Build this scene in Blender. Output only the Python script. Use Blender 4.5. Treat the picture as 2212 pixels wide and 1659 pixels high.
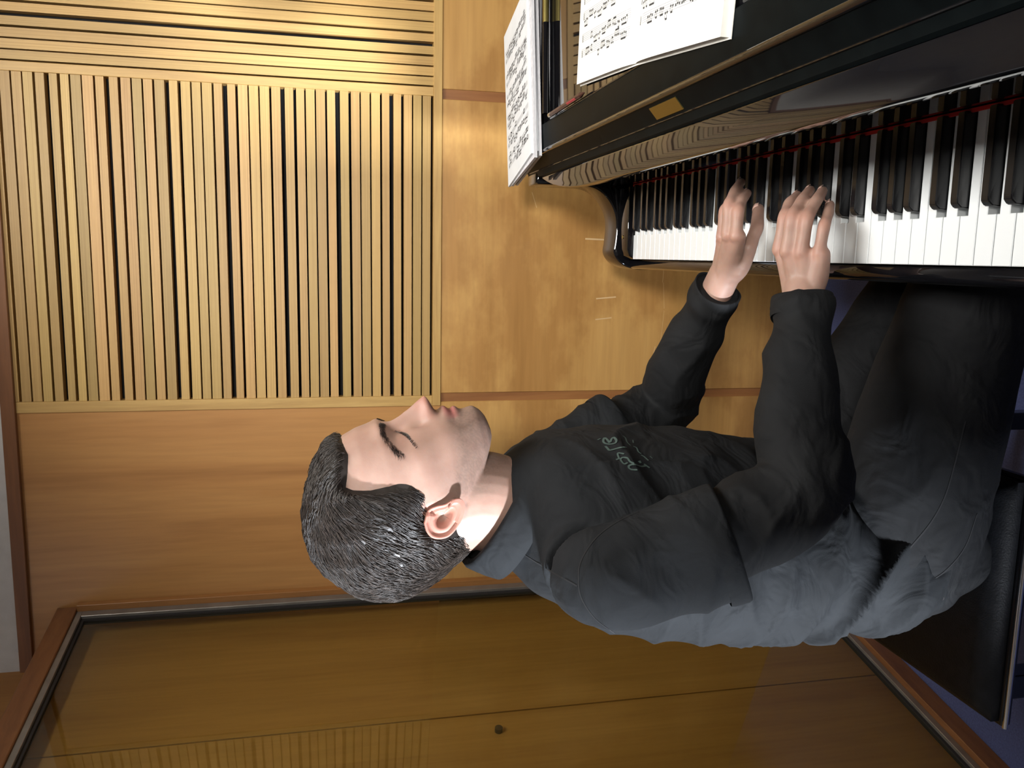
import bpy, bmesh, math, random
import numpy as np
from mathutils import Vector, Matrix, noise as mnoise

scene = bpy.context.scene
for o in list(bpy.data.objects):
    bpy.data.objects.remove(o, do_unlink=True)
col = scene.collection
rnd = random.Random(7)

# ------------------------------------------------------------------ camera
CAM_Z = 1.3426
YAW, PITCH, ROLL = (math.radians(a) for a in (8.883, -12.289, 0.781))
Mcam = (Matrix.Rotation(YAW, 3, 'Z') @ Matrix.Rotation(PITCH, 3, 'X') @ Matrix.Rotation(ROLL, 3, 'Y'))
c_right, c_fwd, c_up = Mcam.col[0].copy(), Mcam.col[1].copy(), Mcam.col[2].copy()
cam_data = bpy.data.cameras.new('camera')
cam = bpy.data.objects.new('camera', cam_data)
col.objects.link(cam)
mw = Matrix.Identity(4)              # the phone was held on its side: image right is the room's down
for i in range(3):
    mw[i][0] = -c_up[i]; mw[i][1] = c_right[i]; mw[i][2] = -c_fwd[i]
mw[2][3] = CAM_Z
cam.matrix_world = mw
cam_data.sensor_fit = 'HORIZONTAL'
cam_data.sensor_width = 36.0
cam_data.lens = 1800.0 / 2212.0 * 36.0
cam_data.clip_start = 0.02
scene.camera = cam

# ------------------------------------------------------------------ world, lights, exposure
world = bpy.data.worlds.new('room_air'); scene.world = world
world.use_nodes = True
world.node_tree.nodes['Background'].inputs[0].default_value = (0.75, 0.85, 1.0, 1)
world.node_tree.nodes['Background'].inputs[1].default_value = 0.35
scene.view_settings.view_transform = 'Standard'
scene.view_settings.look = 'None'
scene.view_settings.gamma = 1.0
scene.view_settings.use_curve_mapping = False
scene.view_settings.exposure = 0.0

def area_light(name, loc, rot, sx, sy, power, color):
    d = bpy.data.lights.new(name, 'AREA'); d.shape = 'RECTANGLE'
    d.size = sx; d.size_y = sy; d.energy = power; d.color = color
    o = bpy.data.objects.new(name, d); col.objects.link(o)
    o.location = loc; o.rotation_euler = rot
    return o
CEIL = 2.62
area_light('ceiling_lamp_light', (0.42, 0.75, CEIL - 0.085), (0, 0, 0), 0.5, 1.15, 25, (1.0, 0.97, 0.93)).data.spread = math.radians(150)
# spot lamp on the ceiling behind the camera, turned on the far wall above the piano
SPOT = Vector((0.33, -0.90, 1.86)); SPOT_T = Vector((0.40, 2.11, 1.12))
sd_ = bpy.data.lights.new('spot_lamp_light', 'SPOT'); sd_.energy = 215; sd_.color = (1.0, 0.965, 0.90); sd_.spot_size = math.radians(52); sd_.spot_blend = 0.85; sd_.shadow_soft_size = 0.12
spot_o = bpy.data.objects.new('spot_lamp_light', sd_); col.objects.link(spot_o); spot_o.location = SPOT
spot_o.rotation_euler = (SPOT_T - SPOT).to_track_quat('-Z', 'Y').to_euler()
# daylight that comes in through the narrow opening in the left wall, low and from behind the player (a small low window)
WL = Vector((-2.75, -1.50, 0.86))
tgt = Vector((-0.46, 0.86, 0.98))
wl = area_light('doorway_daylight', WL, (0, 0, 0), 0.24, 0.34, 700, (0.86, 0.92, 1.0))
wl.rotation_euler = (tgt - WL).to_track_quat('-Z', 'Y').to_euler()

# ------------------------------------------------------------------ helpers
def tag(o, label=None, cat=None, group=None, kind=None):
    if label: o['label'] = label
    if cat: o['category'] = cat
    if group: o['group'] = group
    if kind: o['kind'] = kind
    return o

def attach(o, parent):
    if parent is not None:
        o.parent = parent
        o.matrix_parent_inverse = parent_world(parent).inverted()

def parent_world(p):
    m = p.matrix_basis.copy()
    if p.parent is not None:
        m = parent_world(p.parent) @ p.matrix_parent_inverse @ m
    return m

def link(name, me, mat=None, parent=None, smooth=False):
    o = bpy.data.objects.new(name, me); col.objects.link(o)
    if mat is not None and not me.materials: me.materials.append(mat)
    attach(o, parent)
    if smooth:
        me.polygons.foreach_set('use_smooth', [True] * len(me.polygons))
    return o

def empty(name, loc):
    o = bpy.data.objects.new(name, None); col.objects.link(o)
    o.location = loc; o.empty_display_size = 0.1
    return o

def mesh(name, verts, faces):
    me = bpy.data.meshes.new(name)
    me.from_pydata([tuple(v) for v in verts], [], [tuple(f) for f in faces])
    me.update()
    return me

def bm_box(bm, x0, x1, y0, y1, z0, z1, bev=0.0, seg=1):
    vs = [bm.verts.new((x, y, z)) for x in (x0, x1) for y in (y0, y1) for z in (z0, z1)]
    fs = [(0, 1, 3, 2), (4, 6, 7, 5), (0, 4, 5, 1), (2, 3, 7, 6), (0, 2, 6, 4), (1, 5, 7, 3)]
    faces = [bm.faces.new([vs[i] for i in f]) for f in fs]
    if bev > 0:
        es = list({e for f in faces for e in f.edges})
        bmesh.ops.bevel(bm, geom=es, offset=bev, segments=seg, affect='EDGES', profile=0.5)

def box(name, x0, x1, y0, y1, z0, z1, mat, parent=None, bev=0.0, seg=1, smooth=False):
    bm = bmesh.new(); bm_box(bm, x0, x1, y0, y1, z0, z1, bev, seg)
    me = bpy.data.meshes.new(name); bm.to_mesh(me); bm.free()
    return link(name, me, mat, parent, smooth)

def prism(name, pts, axis, a0, a1, mat, parent=None, bev=0.0, seg=2, smooth=False):
    """extrude a closed 2-D outline; axis 'y': pts are (x,z); axis 'z': pts are (x,y)"""
    bm = bmesh.new()
    def v(p, a):
        return (p[0], a, p[1]) if axis == 'y' else (p[0], p[1], a)
    A = [bm.verts.new(v(p, a0)) for p in pts]; B = [bm.verts.new(v(p, a1)) for p in pts]
    n = len(pts)
    bm.faces.new(A); bm.faces.new(B[::-1])
    for i in range(n):
        bm.faces.new((A[i], B[i], B[(i + 1) % n], A[(i + 1) % n]))
    bmesh.ops.recalc_face_normals(bm, faces=bm.faces[:])
    if bev > 0:
        es = [e for e in bm.edges if e.calc_face_angle(0) > 0.6]
        bmesh.ops.bevel(bm, geom=es, offset=bev, segments=seg, affect='EDGES', profile=0.5)
    me = bpy.data.meshes.new(name); bm.to_mesh(me); bm.free()
    o = link(name, me, mat, parent, smooth)
    if smooth: autosmooth(o)
    return o

def autosmooth(o, ang=0.6):
    me = o.data
    me.polygons.foreach_set('use_smooth', [True] * len(me.polygons))
    bm = bmesh.new(); bm.from_mesh(me)
    for e in bm.edges:
        e.smooth = e.calc_face_angle(0) < ang
    bm.to_mesh(me); bm.free()

def catmull(pts, n):
    """smooth open curve through points"""
    P = [np.array(p, float) for p in pts]
    P = [2 * P[0] - P[1]] + P + [2 * P[-1] - P[-2]]
    out = []
    for i in range(1, len(P) - 2):
        for k in range(n):
            t = k / n
            out.append(0.5 * ((2 * P[i]) + (-P[i-1] + P[i+1]) * t + (2*P[i-1] - 5*P[i] + 4*P[i+1] - P[i+2]) * t*t + (-P[i-1] + 3*P[i] - 3*P[i+1] + P[i+2]) * t**3))
    out.append(P[-2])
    return out

def cyl_mesh(name, p0, p1, r0, r1=None, n=16, caps=True):
    r1 = r0 if r1 is None else r1
    p0 = Vector(p0); p1 = Vector(p1); d = (p1 - p0).normalized()
    a = d.orthogonal().normalized(); b = d.cross(a)
    vs = [p0 + (a * math.cos(t) + b * math.sin(t)) * r0 for t in [2*math.pi*i/n for i in range(n)]]
    vs += [p1 + (a * math.cos(t) + b * math.sin(t)) * r1 for t in [2*math.pi*i/n for i in range(n)]]
    fs = [(i, (i+1) % n, n + (i+1) % n, n + i) for i in range(n)]
    if caps: fs += [tuple(range(n))[::-1], tuple(range(n, 2*n))]
    return mesh(name, vs, fs)

def tube(name, p0, p1, r, mat, parent=None, n=16, r1=None):
    o = link(name, cyl_mesh(name, p0, p1, r, r1, n), mat, parent)
    autosmooth(o); return o

# ------------------------------------------------------------------ materials
def new_mat(name):
    m = bpy.data.materials.new(name); m.use_nodes = True
    nt = m.node_tree; b = nt.nodes['Principled BSDF']
    return m, nt, b

def plain(name, rgb, rough=0.5, metal=0.0, spec=0.5, coat=0.0):
    m, nt, b = new_mat(name)
    b.inputs['Base Color'].default_value = (*rgb, 1)
    b.inputs['Roughness'].default_value = rough
    b.inputs['Metallic'].default_value = metal
    b.inputs['Specular IOR Level'].default_value = spec
    b.inputs['Coat Weight'].default_value = coat
    return m

def N(nt, kind, **kw):
    n = nt.nodes.new(kind)
    for k, v in kw.items():
        if k in n.inputs: n.inputs[k].default_value = v
        else: setattr(n, k, v)
    return n

def mottled(name, c0, c1, scale=8.0, rough=0.6, bump=0.0, bscale=200.0, detail=4.0, spec=0.5, stretch=(1, 1, 1), sheen=0.0):
    m, nt, b = new_mat(name); L = nt.links
    tc = N(nt, 'ShaderNodeTexCoord'); mp = N(nt, 'ShaderNodeMapping'); mp.inputs['Scale'].default_value = stretch
    L.new(tc.outputs['Object'], mp.inputs['Vector'])
    no = N(nt, 'ShaderNodeTexNoise', Scale=scale, Detail=detail)
    L.new(mp.outputs['Vector'], no.inputs['Vector'])
    r = N(nt, 'ShaderNodeValToRGB')
    r.color_ramp.elements[0].color = (*c0, 1); r.color_ramp.elements[1].color = (*c1, 1)
    r.color_ramp.elements[0].position = 0.32; r.color_ramp.elements[1].position = 0.68
    L.new(no.outputs['Fac'], r.inputs['Fac']); L.new(r.outputs['Color'], b.inputs['Base Color'])
    b.inputs['Roughness'].default_value = rough; b.inputs['Specular IOR Level'].default_value = spec
    b.inputs['Sheen Weight'].default_value = sheen
    if bump > 0:
        n2 = N(nt, 'ShaderNodeTexNoise', Scale=bscale, Detail=3.0)
        L.new(mp.outputs['Vector'], n2.inputs['Vector'])
        bp = N(nt, 'ShaderNodeBump', Strength=bump, Distance=0.002)
        L.new(n2.outputs['Fac'], bp.inputs['Height']); L.new(bp.outputs['Normal'], b.inputs['Normal'])
    return m

def wood(name, dark, mid, light, axis='X', vary=0.25, rough=0.42, grain=1.0, stain=0.0):
    """veneer or solid timber; grain runs along the given world axis"""
    m, nt, b = new_mat(name); L = nt.links
    tc = N(nt, 'ShaderNodeTexCoord'); oi = N(nt, 'ShaderNodeObjectInfo')
    off = N(nt, 'ShaderNodeVectorMath', operation='SCALE'); off.inputs[0].default_value = (7.3, 3.1, 5.7)
    L.new(oi.outputs['Random'], off.inputs['Scale'])
    ad = N(nt, 'ShaderNodeVectorMath', operation='ADD')
    L.new(tc.outputs['Object'], ad.inputs[0]); L.new(off.outputs['Vector'], ad.inputs[1])
    mp = N(nt, 'ShaderNodeMapping')
    s = {'X': (0.9, 14, 14), 'Y': (14, 0.9, 14), 'Z': (14, 14, 0.9)}[axis]
    mp.inputs['Scale'].default_value = [v * grain for v in s]
    L.new(ad.outputs['Vector'], mp.inputs['Vector'])
    n1 = N(nt, 'ShaderNodeTexNoise', Scale=1.6, Detail=6.0, Roughness=0.6, Distortion=0.6)
    L.new(mp.outputs['Vector'], n1.inputs['Vector'])
    r = N(nt, 'ShaderNodeValToRGB'); e = r.color_ramp.elements
    e[0].color = (*dark, 1); e[0].position = 0.28; e[1].color = (*light, 1); e[1].position = 0.72
    mid_e = e.new(0.5); mid_e.color = (*mid, 1)
    L.new(n1.outputs['Fac'], r.inputs['Fac'])
    # fine pores
    n2 = N(nt, 'ShaderNodeTexNoise', Scale=14.0, Detail=3.0)
    L.new(mp.outputs['Vector'], n2.inputs['Vector'])
    mul = N(nt, 'ShaderNodeMix', data_type='RGBA', blend_type='MULTIPLY')
    mul.inputs[0].default_value = 0.2
    L.new(r.outputs['Color'], mul.inputs[6])
    r2 = N(nt, 'ShaderNodeValToRGB'); r2.color_ramp.elements[0].position = 0.35; r2.color_ramp.elements[0].color = (0.55, 0.5, 0.45, 1)
    r2.color_ramp.elements[1].position = 0.6
    L.new(n2.outputs['Fac'], r2.inputs['Fac']); L.new(r2.outputs['Color'], mul.inputs[7])
    hsv = N(nt, 'ShaderNodeHueSaturation')
    L.new(mul.outputs[2], hsv.inputs['Color'])
    mr = N(nt, 'ShaderNodeMapRange'); mr.inputs['To Min'].default_value = 1 - vary; mr.inputs['To Max'].default_value = 1 + vary * 0.8
    L.new(oi.outputs['Random'], mr.inputs['Value']); L.new(mr.outputs['Result'], hsv.inputs['Value'])
    m2 = N(nt, 'ShaderNodeMath', operation='MULTIPLY', use_clamp=False); m2.inputs[1].default_value = 13.7
    fr = N(nt, 'ShaderNodeMath', operation='FRACT')
    L.new(oi.outputs['Random'], m2.inputs[0]); L.new(m2.outputs[0], fr.inputs[0])
    mh = N(nt, 'ShaderNodeMapRange'); mh.inputs['To Min'].default_value = 0.5 - vary * 0.035; mh.inputs['To Max'].default_value = 0.5 + vary * 0.035
    L.new(fr.outputs[0], mh.inputs['Value']); L.new(mh.outputs['Result'], hsv.inputs['Hue'])
    out = hsv.outputs['Color']
    if stain > 0:   # rubbed and stained patches in the varnish
        n3 = N(nt, 'ShaderNodeTexNoise', Scale=3.2, Detail=5.0, Roughness=0.62)
        mp3 = N(nt, 'ShaderNodeMapping'); mp3.inputs['Scale'].default_value = (1.0, 1.0, 1.7)
        L.new(tc.outputs['Object'], mp3.inputs['Vector']); L.new(mp3.outputs['Vector'], n3.inputs['Vector'])
        r3 = N(nt, 'ShaderNodeValToRGB'); r3.color_ramp.elements[0].position = 0.46; r3.color_ramp.elements[1].position = 0.58
        r3.color_ramp.elements[0].color = (1, 1, 1, 1); r3.color_ramp.elements[1].color = (0.62, 0.5, 0.42, 1)
        L.new(n3.outputs['Fac'], r3.inputs['Fac'])
        m3 = N(nt, 'ShaderNodeMix', data_type='RGBA', blend_type='MULTIPLY'); m3.inputs[0].default_value = stain
        L.new(out, m3.inputs[6]); L.new(r3.outputs['Color'], m3.inputs[7]); out = m3.outputs[2]
    L.new(out, b.inputs['Base Color'])
    b.inputs['Roughness'].default_value = rough
    bp = N(nt, 'ShaderNodeBump', Strength=0.12, Distance=0.001)
    L.new(n2.outputs['Fac'], bp.inputs['Height']); L.new(bp.outputs['Normal'], b.inputs['Normal'])
    return m

W_D, W_M, W_L = (0.37, 0.210, 0.066), (0.51, 0.318, 0.105), (0.61, 0.400, 0.145)
M = {}
M['slat_h'] = wood('oak_slat_horizontal', W_D, W_M, W_L, 'X', 0.22)
M['slat_v'] = wood('oak_slat_vertical', W_D, W_M, W_L, 'Z', 0.12)
M['rail_h'] = wood('oak_rail_horizontal', W_D, W_M, W_L, 'X', 0.05)
M['rail_v'] = wood('oak_rail_vertical', W_D, W_M, W_L, 'Z', 0.05)
M['panel_h'] = wood('beech_veneer_horizontal', (0.46, 0.250, 0.075), (0.54, 0.305, 0.098), (0.60, 0.355, 0.12), 'X', 0.03, 0.34, 0.4, stain=0.55)
M['panel_v'] = wood('beech_veneer_vertical', (0.38, 0.175, 0.055), (0.48, 0.235, 0.075), (0.55, 0.285, 0.095), 'Z', 0.03, 0.36, 0.5)
M['strip'] = wood('dark_strip', (0.22, 0.085, 0.028), (0.30, 0.125, 0.04), (0.36, 0.16, 0.05), 'Z', 0.03, 0.4)
M['trim'] = wood('brown_trim', (0.15, 0.06, 0.022), (0.21, 0.085, 0.03), (0.25, 0.105, 0.036), 'X', 0.03, 0.45)
M['frame_wood'] = wood('brown_frame', (0.17, 0.068, 0.024), (0.235, 0.098, 0.034), (0.28, 0.12, 0.042), 'Y', 0.04, 0.42)
M['frame_wood_v'] = wood('brown_frame_upright', (0.30, 0.13, 0.038), (0.38, 0.17, 0.05), (0.43, 0.2, 0.06), 'Z', 0.04, 0.42)
M['cabinet'] = wood('brown_panel_behind_glass', (0.34, 0.155, 0.045), (0.42, 0.205, 0.06), (0.48, 0.24, 0.075), 'Z', 0.05, 0.5, 0.5)
M['void'] = plain('black_cavity', (0.006, 0.006, 0.007), 0.9)
M['white_wall'] = mottled('white_plaster', (0.60, 0.58, 0.55), (0.66, 0.64, 0.61), 30, 0.85, 0.15, 220)
M['ceiling'] = mottled('white_ceiling', (0.70, 0.70, 0.69), (0.75, 0.75, 0.74), 20, 0.9)
M['carpet'] = mottled('blue_carpet', (0.045, 0.062, 0.185), (0.075, 0.105, 0.28), 260, 0.95, 0.6, 700, sheen=0.3)
M['alu'] = mottled('grey_aluminium', (0.30, 0.28, 0.25), (0.38, 0.36, 0.33), 18, 0.38, 0.0)
M['alu'].node_tree.nodes['Principled BSDF'].inputs['Metallic'].default_value = 0.65
M['gasket'] = plain('black_gasket', (0.02, 0.018, 0.018), 0.7)
M['piano'] = plain('polished_black_lacquer', (0.004, 0.004, 0.005), 0.035, 0, 0.55)
M['piano_satin'] = mottled('satin_black_lacquer', (0.002, 0.003, 0.0035), (0.003, 0.0045, 0.005), 40, 0.36, spec=0.02)
M['lip'] = plain('polished_black_lacquer_lip', (0.004, 0.004, 0.005), 0.03, 0, 0.75, 0.15)
M['ivory'] = plain('white_key_plastic', (0.72, 0.75, 0.76), 0.22)
M['ebony'] = plain('black_key_plastic', (0.006, 0.006, 0.007), 0.24)
M['felt'] = plain('red_felt', (0.45, 0.015, 0.012), 0.95)
M['brass'] = plain('brass', (0.33, 0.27, 0.09), 0.34, 1.0)
M['paper'] = mottled('white_paper', (0.66, 0.69, 0.72), (0.70, 0.73, 0.76), 25, 0.8)
M['cream'] = mottled('cream_paper', (0.68, 0.67, 0.63), (0.72, 0.71, 0.67), 25, 0.8)
M['ink'] = plain('black_ink', (0.03, 0.03, 0.032), 0.8)
M['ink_pale'] = plain('grey_ink', (0.22, 0.23, 0.24), 0.8)

def glass_mat(name):
    m, nt, b = new_mat(name); L = nt.links
    nt.nodes.remove(b)
    out = nt.nodes['Material Output']
    tr = N(nt, 'ShaderNodeBsdfTransparent'); tr.inputs[0].default_value = (0.90, 0.92, 0.80, 1)
    gl = N(nt, 'ShaderNodeBsdfGlossy'); gl.inputs['Roughness'].default_value = 0.01
    fr = N(nt, 'ShaderNodeFresnel'); ge = N(nt, 'ShaderNodeNewGeometry'); mi = N(nt, 'ShaderNodeMapRange')
    mi.inputs['To Min'].default_value = 1.5; mi.inputs['To Max'].default_value = 1 / 1.5     # same reflectance from inside the pane
    L.new(ge.outputs['Backfacing'], mi.inputs['Value']); L.new(mi.outputs['Result'], fr.inputs['IOR'])
    mx = N(nt, 'ShaderNodeMixShader')
    L.new(fr.outputs[0], mx.inputs[0]); L.new(tr.outputs[0], mx.inputs[1]); L.new(gl.outputs[0], mx.inputs[2])
    L.new(mx.outputs[0], out.inputs['Surface'])
    return m
M['glass'] = glass_mat('window_glass')

# ------------------------------------------------------------------ room shell
D = 2.11                      # front face of the panelling on the far wall
XL, XR = -1.75, 2.75          # outer extents of floor and ceiling
YF = -1.45
fl = box('floor', XL - 1.4, XR, YF - 0.9, D + 0.15, -0.05, 0.0, M['carpet']); tag(fl, 'dark blue carpet floor', None, None, 'structure')
ce = box('ceiling', XL, XR, YF, D + 0.15, CEIL, CEIL + 0.06, M['ceiling']); tag(ce, 'plain white ceiling', None, None, 'structure')
wb = box('wall_back', XL, XR, D + 0.03, D + 0.15, 0.0, CEIL, M['void']); tag(wb, 'timber panelled back wall with slatted acoustic panels', None, None, 'structure')

Z_T = 2.058; Z_S0, Z_S1 = 1.0895, 2.056
# plain veneer panels, strips, rails
box('veneer_panel', -0.351, 0.3785, D, D + 0.03, 0.0, 1.0655, M['panel_h'], wb, 0.0012)
box('veneer_panel', 0.4025, 1.60, D, D + 0.03, 0.0, 1.0655, M['panel_h'], wb, 0.0012)
box('veneer_panel', -0.90, -0.3735, D, D + 0.03, 0.0, 1.0655, M['panel_h'], wb, 0.0012)
box('veneer_panel', -1.045, -0.383, D, D + 0.03, 1.0655, Z_T, M['panel_v'], wb, 0.0)
box('veneer_panel', 1.625, XR, D, D + 0.03, 0.0, Z_T, M['panel_v'], wb, 0.0012)
box('joint_strip', -0.3735, -0.351, D + 0.004, D + 0.03, 0.0, 1.0655, M['strip'], wb)
box('joint_strip', 0.3785, 0.4025, D + 0.004, D + 0.03, 0.0, 1.0655, M['strip'], wb)
box('slat_frame_rail', -0.383, 1.625, D - 0.004, D + 0.03, 1.066, 1.0875, M['rail_h'], wb, 0.001)
box('slat_frame_stile', -0.383, -0.3565, D - 0.004, D + 0.03, 1.0875, Z_T, M['rail_v'], wb, 0.001)
box('slat_frame_stile', 0.3835, 0.4045, D - 0.003, D + 0.03, 1.0875, Z_T, M['rail_v'], wb, 0.001)
box('slat_frame_stile', 1.60, 1.625, D - 0.003, D + 0.03, 0.0, Z_T, M['rail_v'], wb, 0.001)
tr = box('trim_1', XL, XR, D - 0.012, D + 0.03, Z_T, 2.088, M['trim'], None, 0.001); tag(tr, 'dark brown trim between timber and white wall', None, None, 'structure')
box('plaster_band', -1.045, XR, D - 0.006, D + 0.03, 2.088, CEIL, M['white_wall'], wb)

# horizontal slats: the gaps were read off the photograph (every fifth gap is wide)
slot_z = [2.0707, 2.0477, 2.023, 2.0, 1.9763, 1.9504, 1.9258, 1.9033, 1.879, 1.8526, 1.8271, 1.8004, 1.7751, 1.7517, 1.7283, 1.6995,
          1.6729, 1.6474, 1.625, 1.5998, 1.5734, 1.5473, 1.5212, 1.4971, 1.4717, 1.444, 1.4161, 1.3926, 1.3689, 1.3441, 1.3172, 1.2887,
          1.264, 1.2397, 1.2147, 1.1896, 1.163, 1.1384, 1.1152, 1.0915]
wid = {1: 0.0108, 2: 0.0062, 3: 0.0036, 4: 0.0034, 0: 0.0050}
def slot_w(i):            # i counts from the top, 1-based
    return wid[i % 5] * (0.9 + 0.2 * ((i * 37) % 10) / 10.0)
slat_me = {}
def unit_box(name, bev):
    bm = bmesh.new(); bm_box(bm, -0.5, 0.5, -0.5, 0.5, -0.5, 0.5)
    me = bpy.data.meshes.new(name); bm.to_mesh(me); bm.free(); return me
def piece(name, me, x0, x1, y0, y1, z0, z1, parent, mat):
    if not me.materials: me.materials.append(mat)
    o = bpy.data.objects.new(name, me); col.objects.link(o); attach(o, parent)
    o.location = ((x0 + x1) / 2, (y0 + y1) / 2, (z0 + z1) / 2)
    o.scale = (x1 - x0, y1 - y0, z1 - z0)
    return o
me_h = unit_box('slat_h', 0); me_v = unit_box('slat_v', 0)
for i in range(1, len(slot_z)):
    z1 = slot_z[i-1] - slot_w(i) / 2; z0 = slot_z[i] + slot_w(i+1) / 2
    dep = rnd.uniform(-0.0012, 0.0012)
    piece('slat', me_h, -0.3562, 0.3833, D + dep, D + 0.024, z0, min(z1, Z_T), wb, M['slat_h'])
# vertical slats
vx = [0.4061, 0.4295, 0.4532, 0.4778, 0.5045, 0.5305, 0.5554, 0.5786, 0.6025]
while vx[-1] < 1.57: vx.append(vx[-1] + [0.0258, 0.0245, 0.0237, 0.0248, 0.0262][len(vx) % 5])
def vslot_w(i): return {4: 0.0105, 5: 0.0058, 0: 0.0054, 1: 0.0034, 2: 0.0036, 3: 0.0056}[4 if i % 5 == 4 else i % 5]
for i in range(1, len(vx)):
    x0 = vx[i-1] + vslot_w(i-1) / 2; x1 = vx[i] - vslot_w(i) / 2
    piece('slat', me_v, x0, x1, D + rnd.uniform(-0.001, 0.001), D + 0.024, 1.0875, Z_T, wb, M['slat_v'])

# a few scratches rubbed into the veneer beside the piano
bm = bmesh.new()
def scratch(x0, z0, x1, z1, w):
    d = Vector((x1 - x0, 0, z1 - z0)); n = Vector((-d.z, 0, d.x)).normalized() * w / 2
    p = [Vector((x0, D - 0.0006, z0)), Vector((x1, D - 0.0006, z1))]
    vs = [bm.verts.new(q) for q in (p[0] - n, p[1] - n, p[1] + n, p[0] + n)]
    bm.faces.new(vs)
for a in [(-0.06, 0.47, -0.01, 0.468, 0.0012), (-0.13, 0.462, -0.06, 0.468, 0.001), (-0.22, 0.468, -0.135, 0.462, 0.0009), (-0.25, 0.487, -0.232, 0.483, 0.002),
          (0.163, 0.835, 0.125, 0.822, 0.0016), (0.05, 0.69, 0.048, 0.60, 0.004), (-0.105, 0.655, -0.10, 0.60, 0.0035), (-0.16, 0.655, -0.155, 0.61, 0.003)]:
    scratch(*a)
me = bpy.data.meshes.new('scratch_marks'); bm.to_mesh(me); bm.free()
M['scratch'] = plain('rubbed_varnish', (0.66, 0.46, 0.24), 0.5)
link('scratch_marks', me, M['scratch'], wb)

# ------------------------------------------------------------------ left side: glazed timber frame in front of a panelled wall
F0 = Vector((-0.876, 2.108, 0)); fd = Vector((-0.187, -0.982, 0)).normalized(); fn = Vector((fd.y, -fd.x, 0)) * -1.0
if fn.x < 0: fn = -fn
def left_box(name, s0, s1, n0, n1, z0, z1, mat, parent, bev=0.0):
    """a box laid out along the left wall: s from the far corner towards the camera, n out of the wall into the room"""
    bm = bmesh.new(); bm_box(bm, s0, s1, n0, n1, z0, z1, bev)
    for v in bm.verts:
        p = F0 + fd * v.co.x + fn * v.co.y; v.co = (p.x, p.y, v.co.z)
    bmesh.ops.recalc_face_normals(bm, faces=bm.faces[:])
    me = bpy.data.meshes.new(name); bm.to_mesh(me); bm.free()
    return link(name, me, mat, parent)
SN = 1.36                     # near end of the glazed frame
wl_ = left_box('wall_left', -0.03, SN + 0.05, -0.28, -0.165, 0, CEIL, M['void'], None); tag(wl_, 'panelled timber wall behind the tall glass pane', None, None, 'structure')
DP = -0.045                   # the boards stand close behind the glass; above the frame the wall steps back
left_box('veneer_panel', 0.0, 0.437, DP - 0.12, DP, 0.0, 1.990, M['cabinet'], wl_)
left_box('veneer_panel', 0.441, 1.00, DP - 0.12, DP, 0.0, 1.990, M['cabinet'], wl_)
left_box('veneer_panel', 1.004, SN + 0.05, DP - 0.12, DP, 0.0, 1.990, M['cabinet'], wl_)
left_box('veneer_panel', 0.0, SN + 0.05, -0.165, -0.14, 1.990, CEIL, M['cabinet'], wl_)
left_box('joint_strip', 0.4365, 0.4415, DP - 0.12, DP - 0.004, 0.0, 1.990, M['gasket'], wl_)
kp = F0 + fd * 0.496 + fn * DP
tube('round_knob', (kp.x, kp.y, 0.998), (kp.x + fn.x * 0.010, kp.y + fn.y * 0.010, 0.998), 0.0085, M['gasket'], wl_, 20)
win = empty('window_1', (F0.x, F0.y, 0)); tag(win, 'tall glass pane in a brown timber and grey metal frame beside the player', None, None, 'structure')
left_box('frame_head', 0.0, SN, -0.03, 0.012, 1.952, 1.998, M['frame_wood'], win, 0.0015)
left_box('frame_jamb', -0.004, 0.012, -0.03, 0.022, 0.0, 1.952, M['frame_wood_v'], win, 0.001)
left_box('frame_jamb', SN - 0.05, SN, -0.03, 0.012, 0.0, 1.952, M['frame_wood_v'], win, 0.001)
left_box('frame_sill', 0.0, SN, -0.03, 0.020, 0.0, 0.047, M['frame_wood'], win, 0.0015)
left_box('metal_bead', 0.012, SN - 0.05, -0.016, 0.006, 1.938, 1.952, M['alu'], win, 0.0008)
left_box('metal_bead', 0.012, 0.033, -0.016, 0.006, 0.062, 1.938, M['alu'], win, 0.0008)
left_box('metal_bead', SN - 0.071, SN - 0.05, -0.016, 0.006, 0.062, 1.938, M['alu'], win, 0.0008)
left_box('metal_bead', 0.012, SN - 0.05, -0.016, 0.006, 0.047, 0.062, M['alu'], win, 0.0008)
left_box('gasket', 0.033, SN - 0.071, -0.014, -0.002, 1.930, 1.938, M['gasket'], win)
left_box('gasket', 0.033, 0.041, -0.014, -0.002, 0.062, 1.930, M['gasket'], win)
left_box('gasket', 0.041, SN - 0.071, -0.014, -0.002, 0.062, 0.069, M['gasket'], win)
left_box('pane', 0.041, SN - 0.071, -0.011, -0.006, 0.069, 1.930, M['glass'], win)

# nearer stretch of the left wall with a tall narrow opening that lets daylight in, and the two unseen walls
pe = F0 + fd * SN
wn = empty('wall_left_near', (pe.x, pe.y, 0)); tag(wn, 'plain white wall beside the glass pane', None, None, 'structure')
O0, O1 = SN + 0.50, SN + 0.965     # the opening, along s
left_box('wall_pier', SN, O0, -0.05, 0.0, 0, CEIL, M['white_wall'], wn)
left_box('wall_pier', O1, SN + 2.3, -0.05, 0.0, 0, CEIL, M['white_wall'], wn)
left_box('wall_lintel', O0, O1, -0.05, 0.0, 1.20, CEIL, M['white_wall'], wn)
left_box('wall_breast', O0, O1, -0.05, 0.0, 0.0, 0.675, M['white_wall'], wn)
wf = box('wall_front', XL, XR, YF - 0.12, YF, 0, CEIL, M['white_wall']); tag(wf, 'plain white wall behind the photographer', None, None, 'structure')
wr = box('wall_right', XR, XR + 0.12, YF, D + 0.15, 0, CEIL, M['white_wall']); tag(wr, 'plain white wall beyond the piano', None, None, 'structure')

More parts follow.
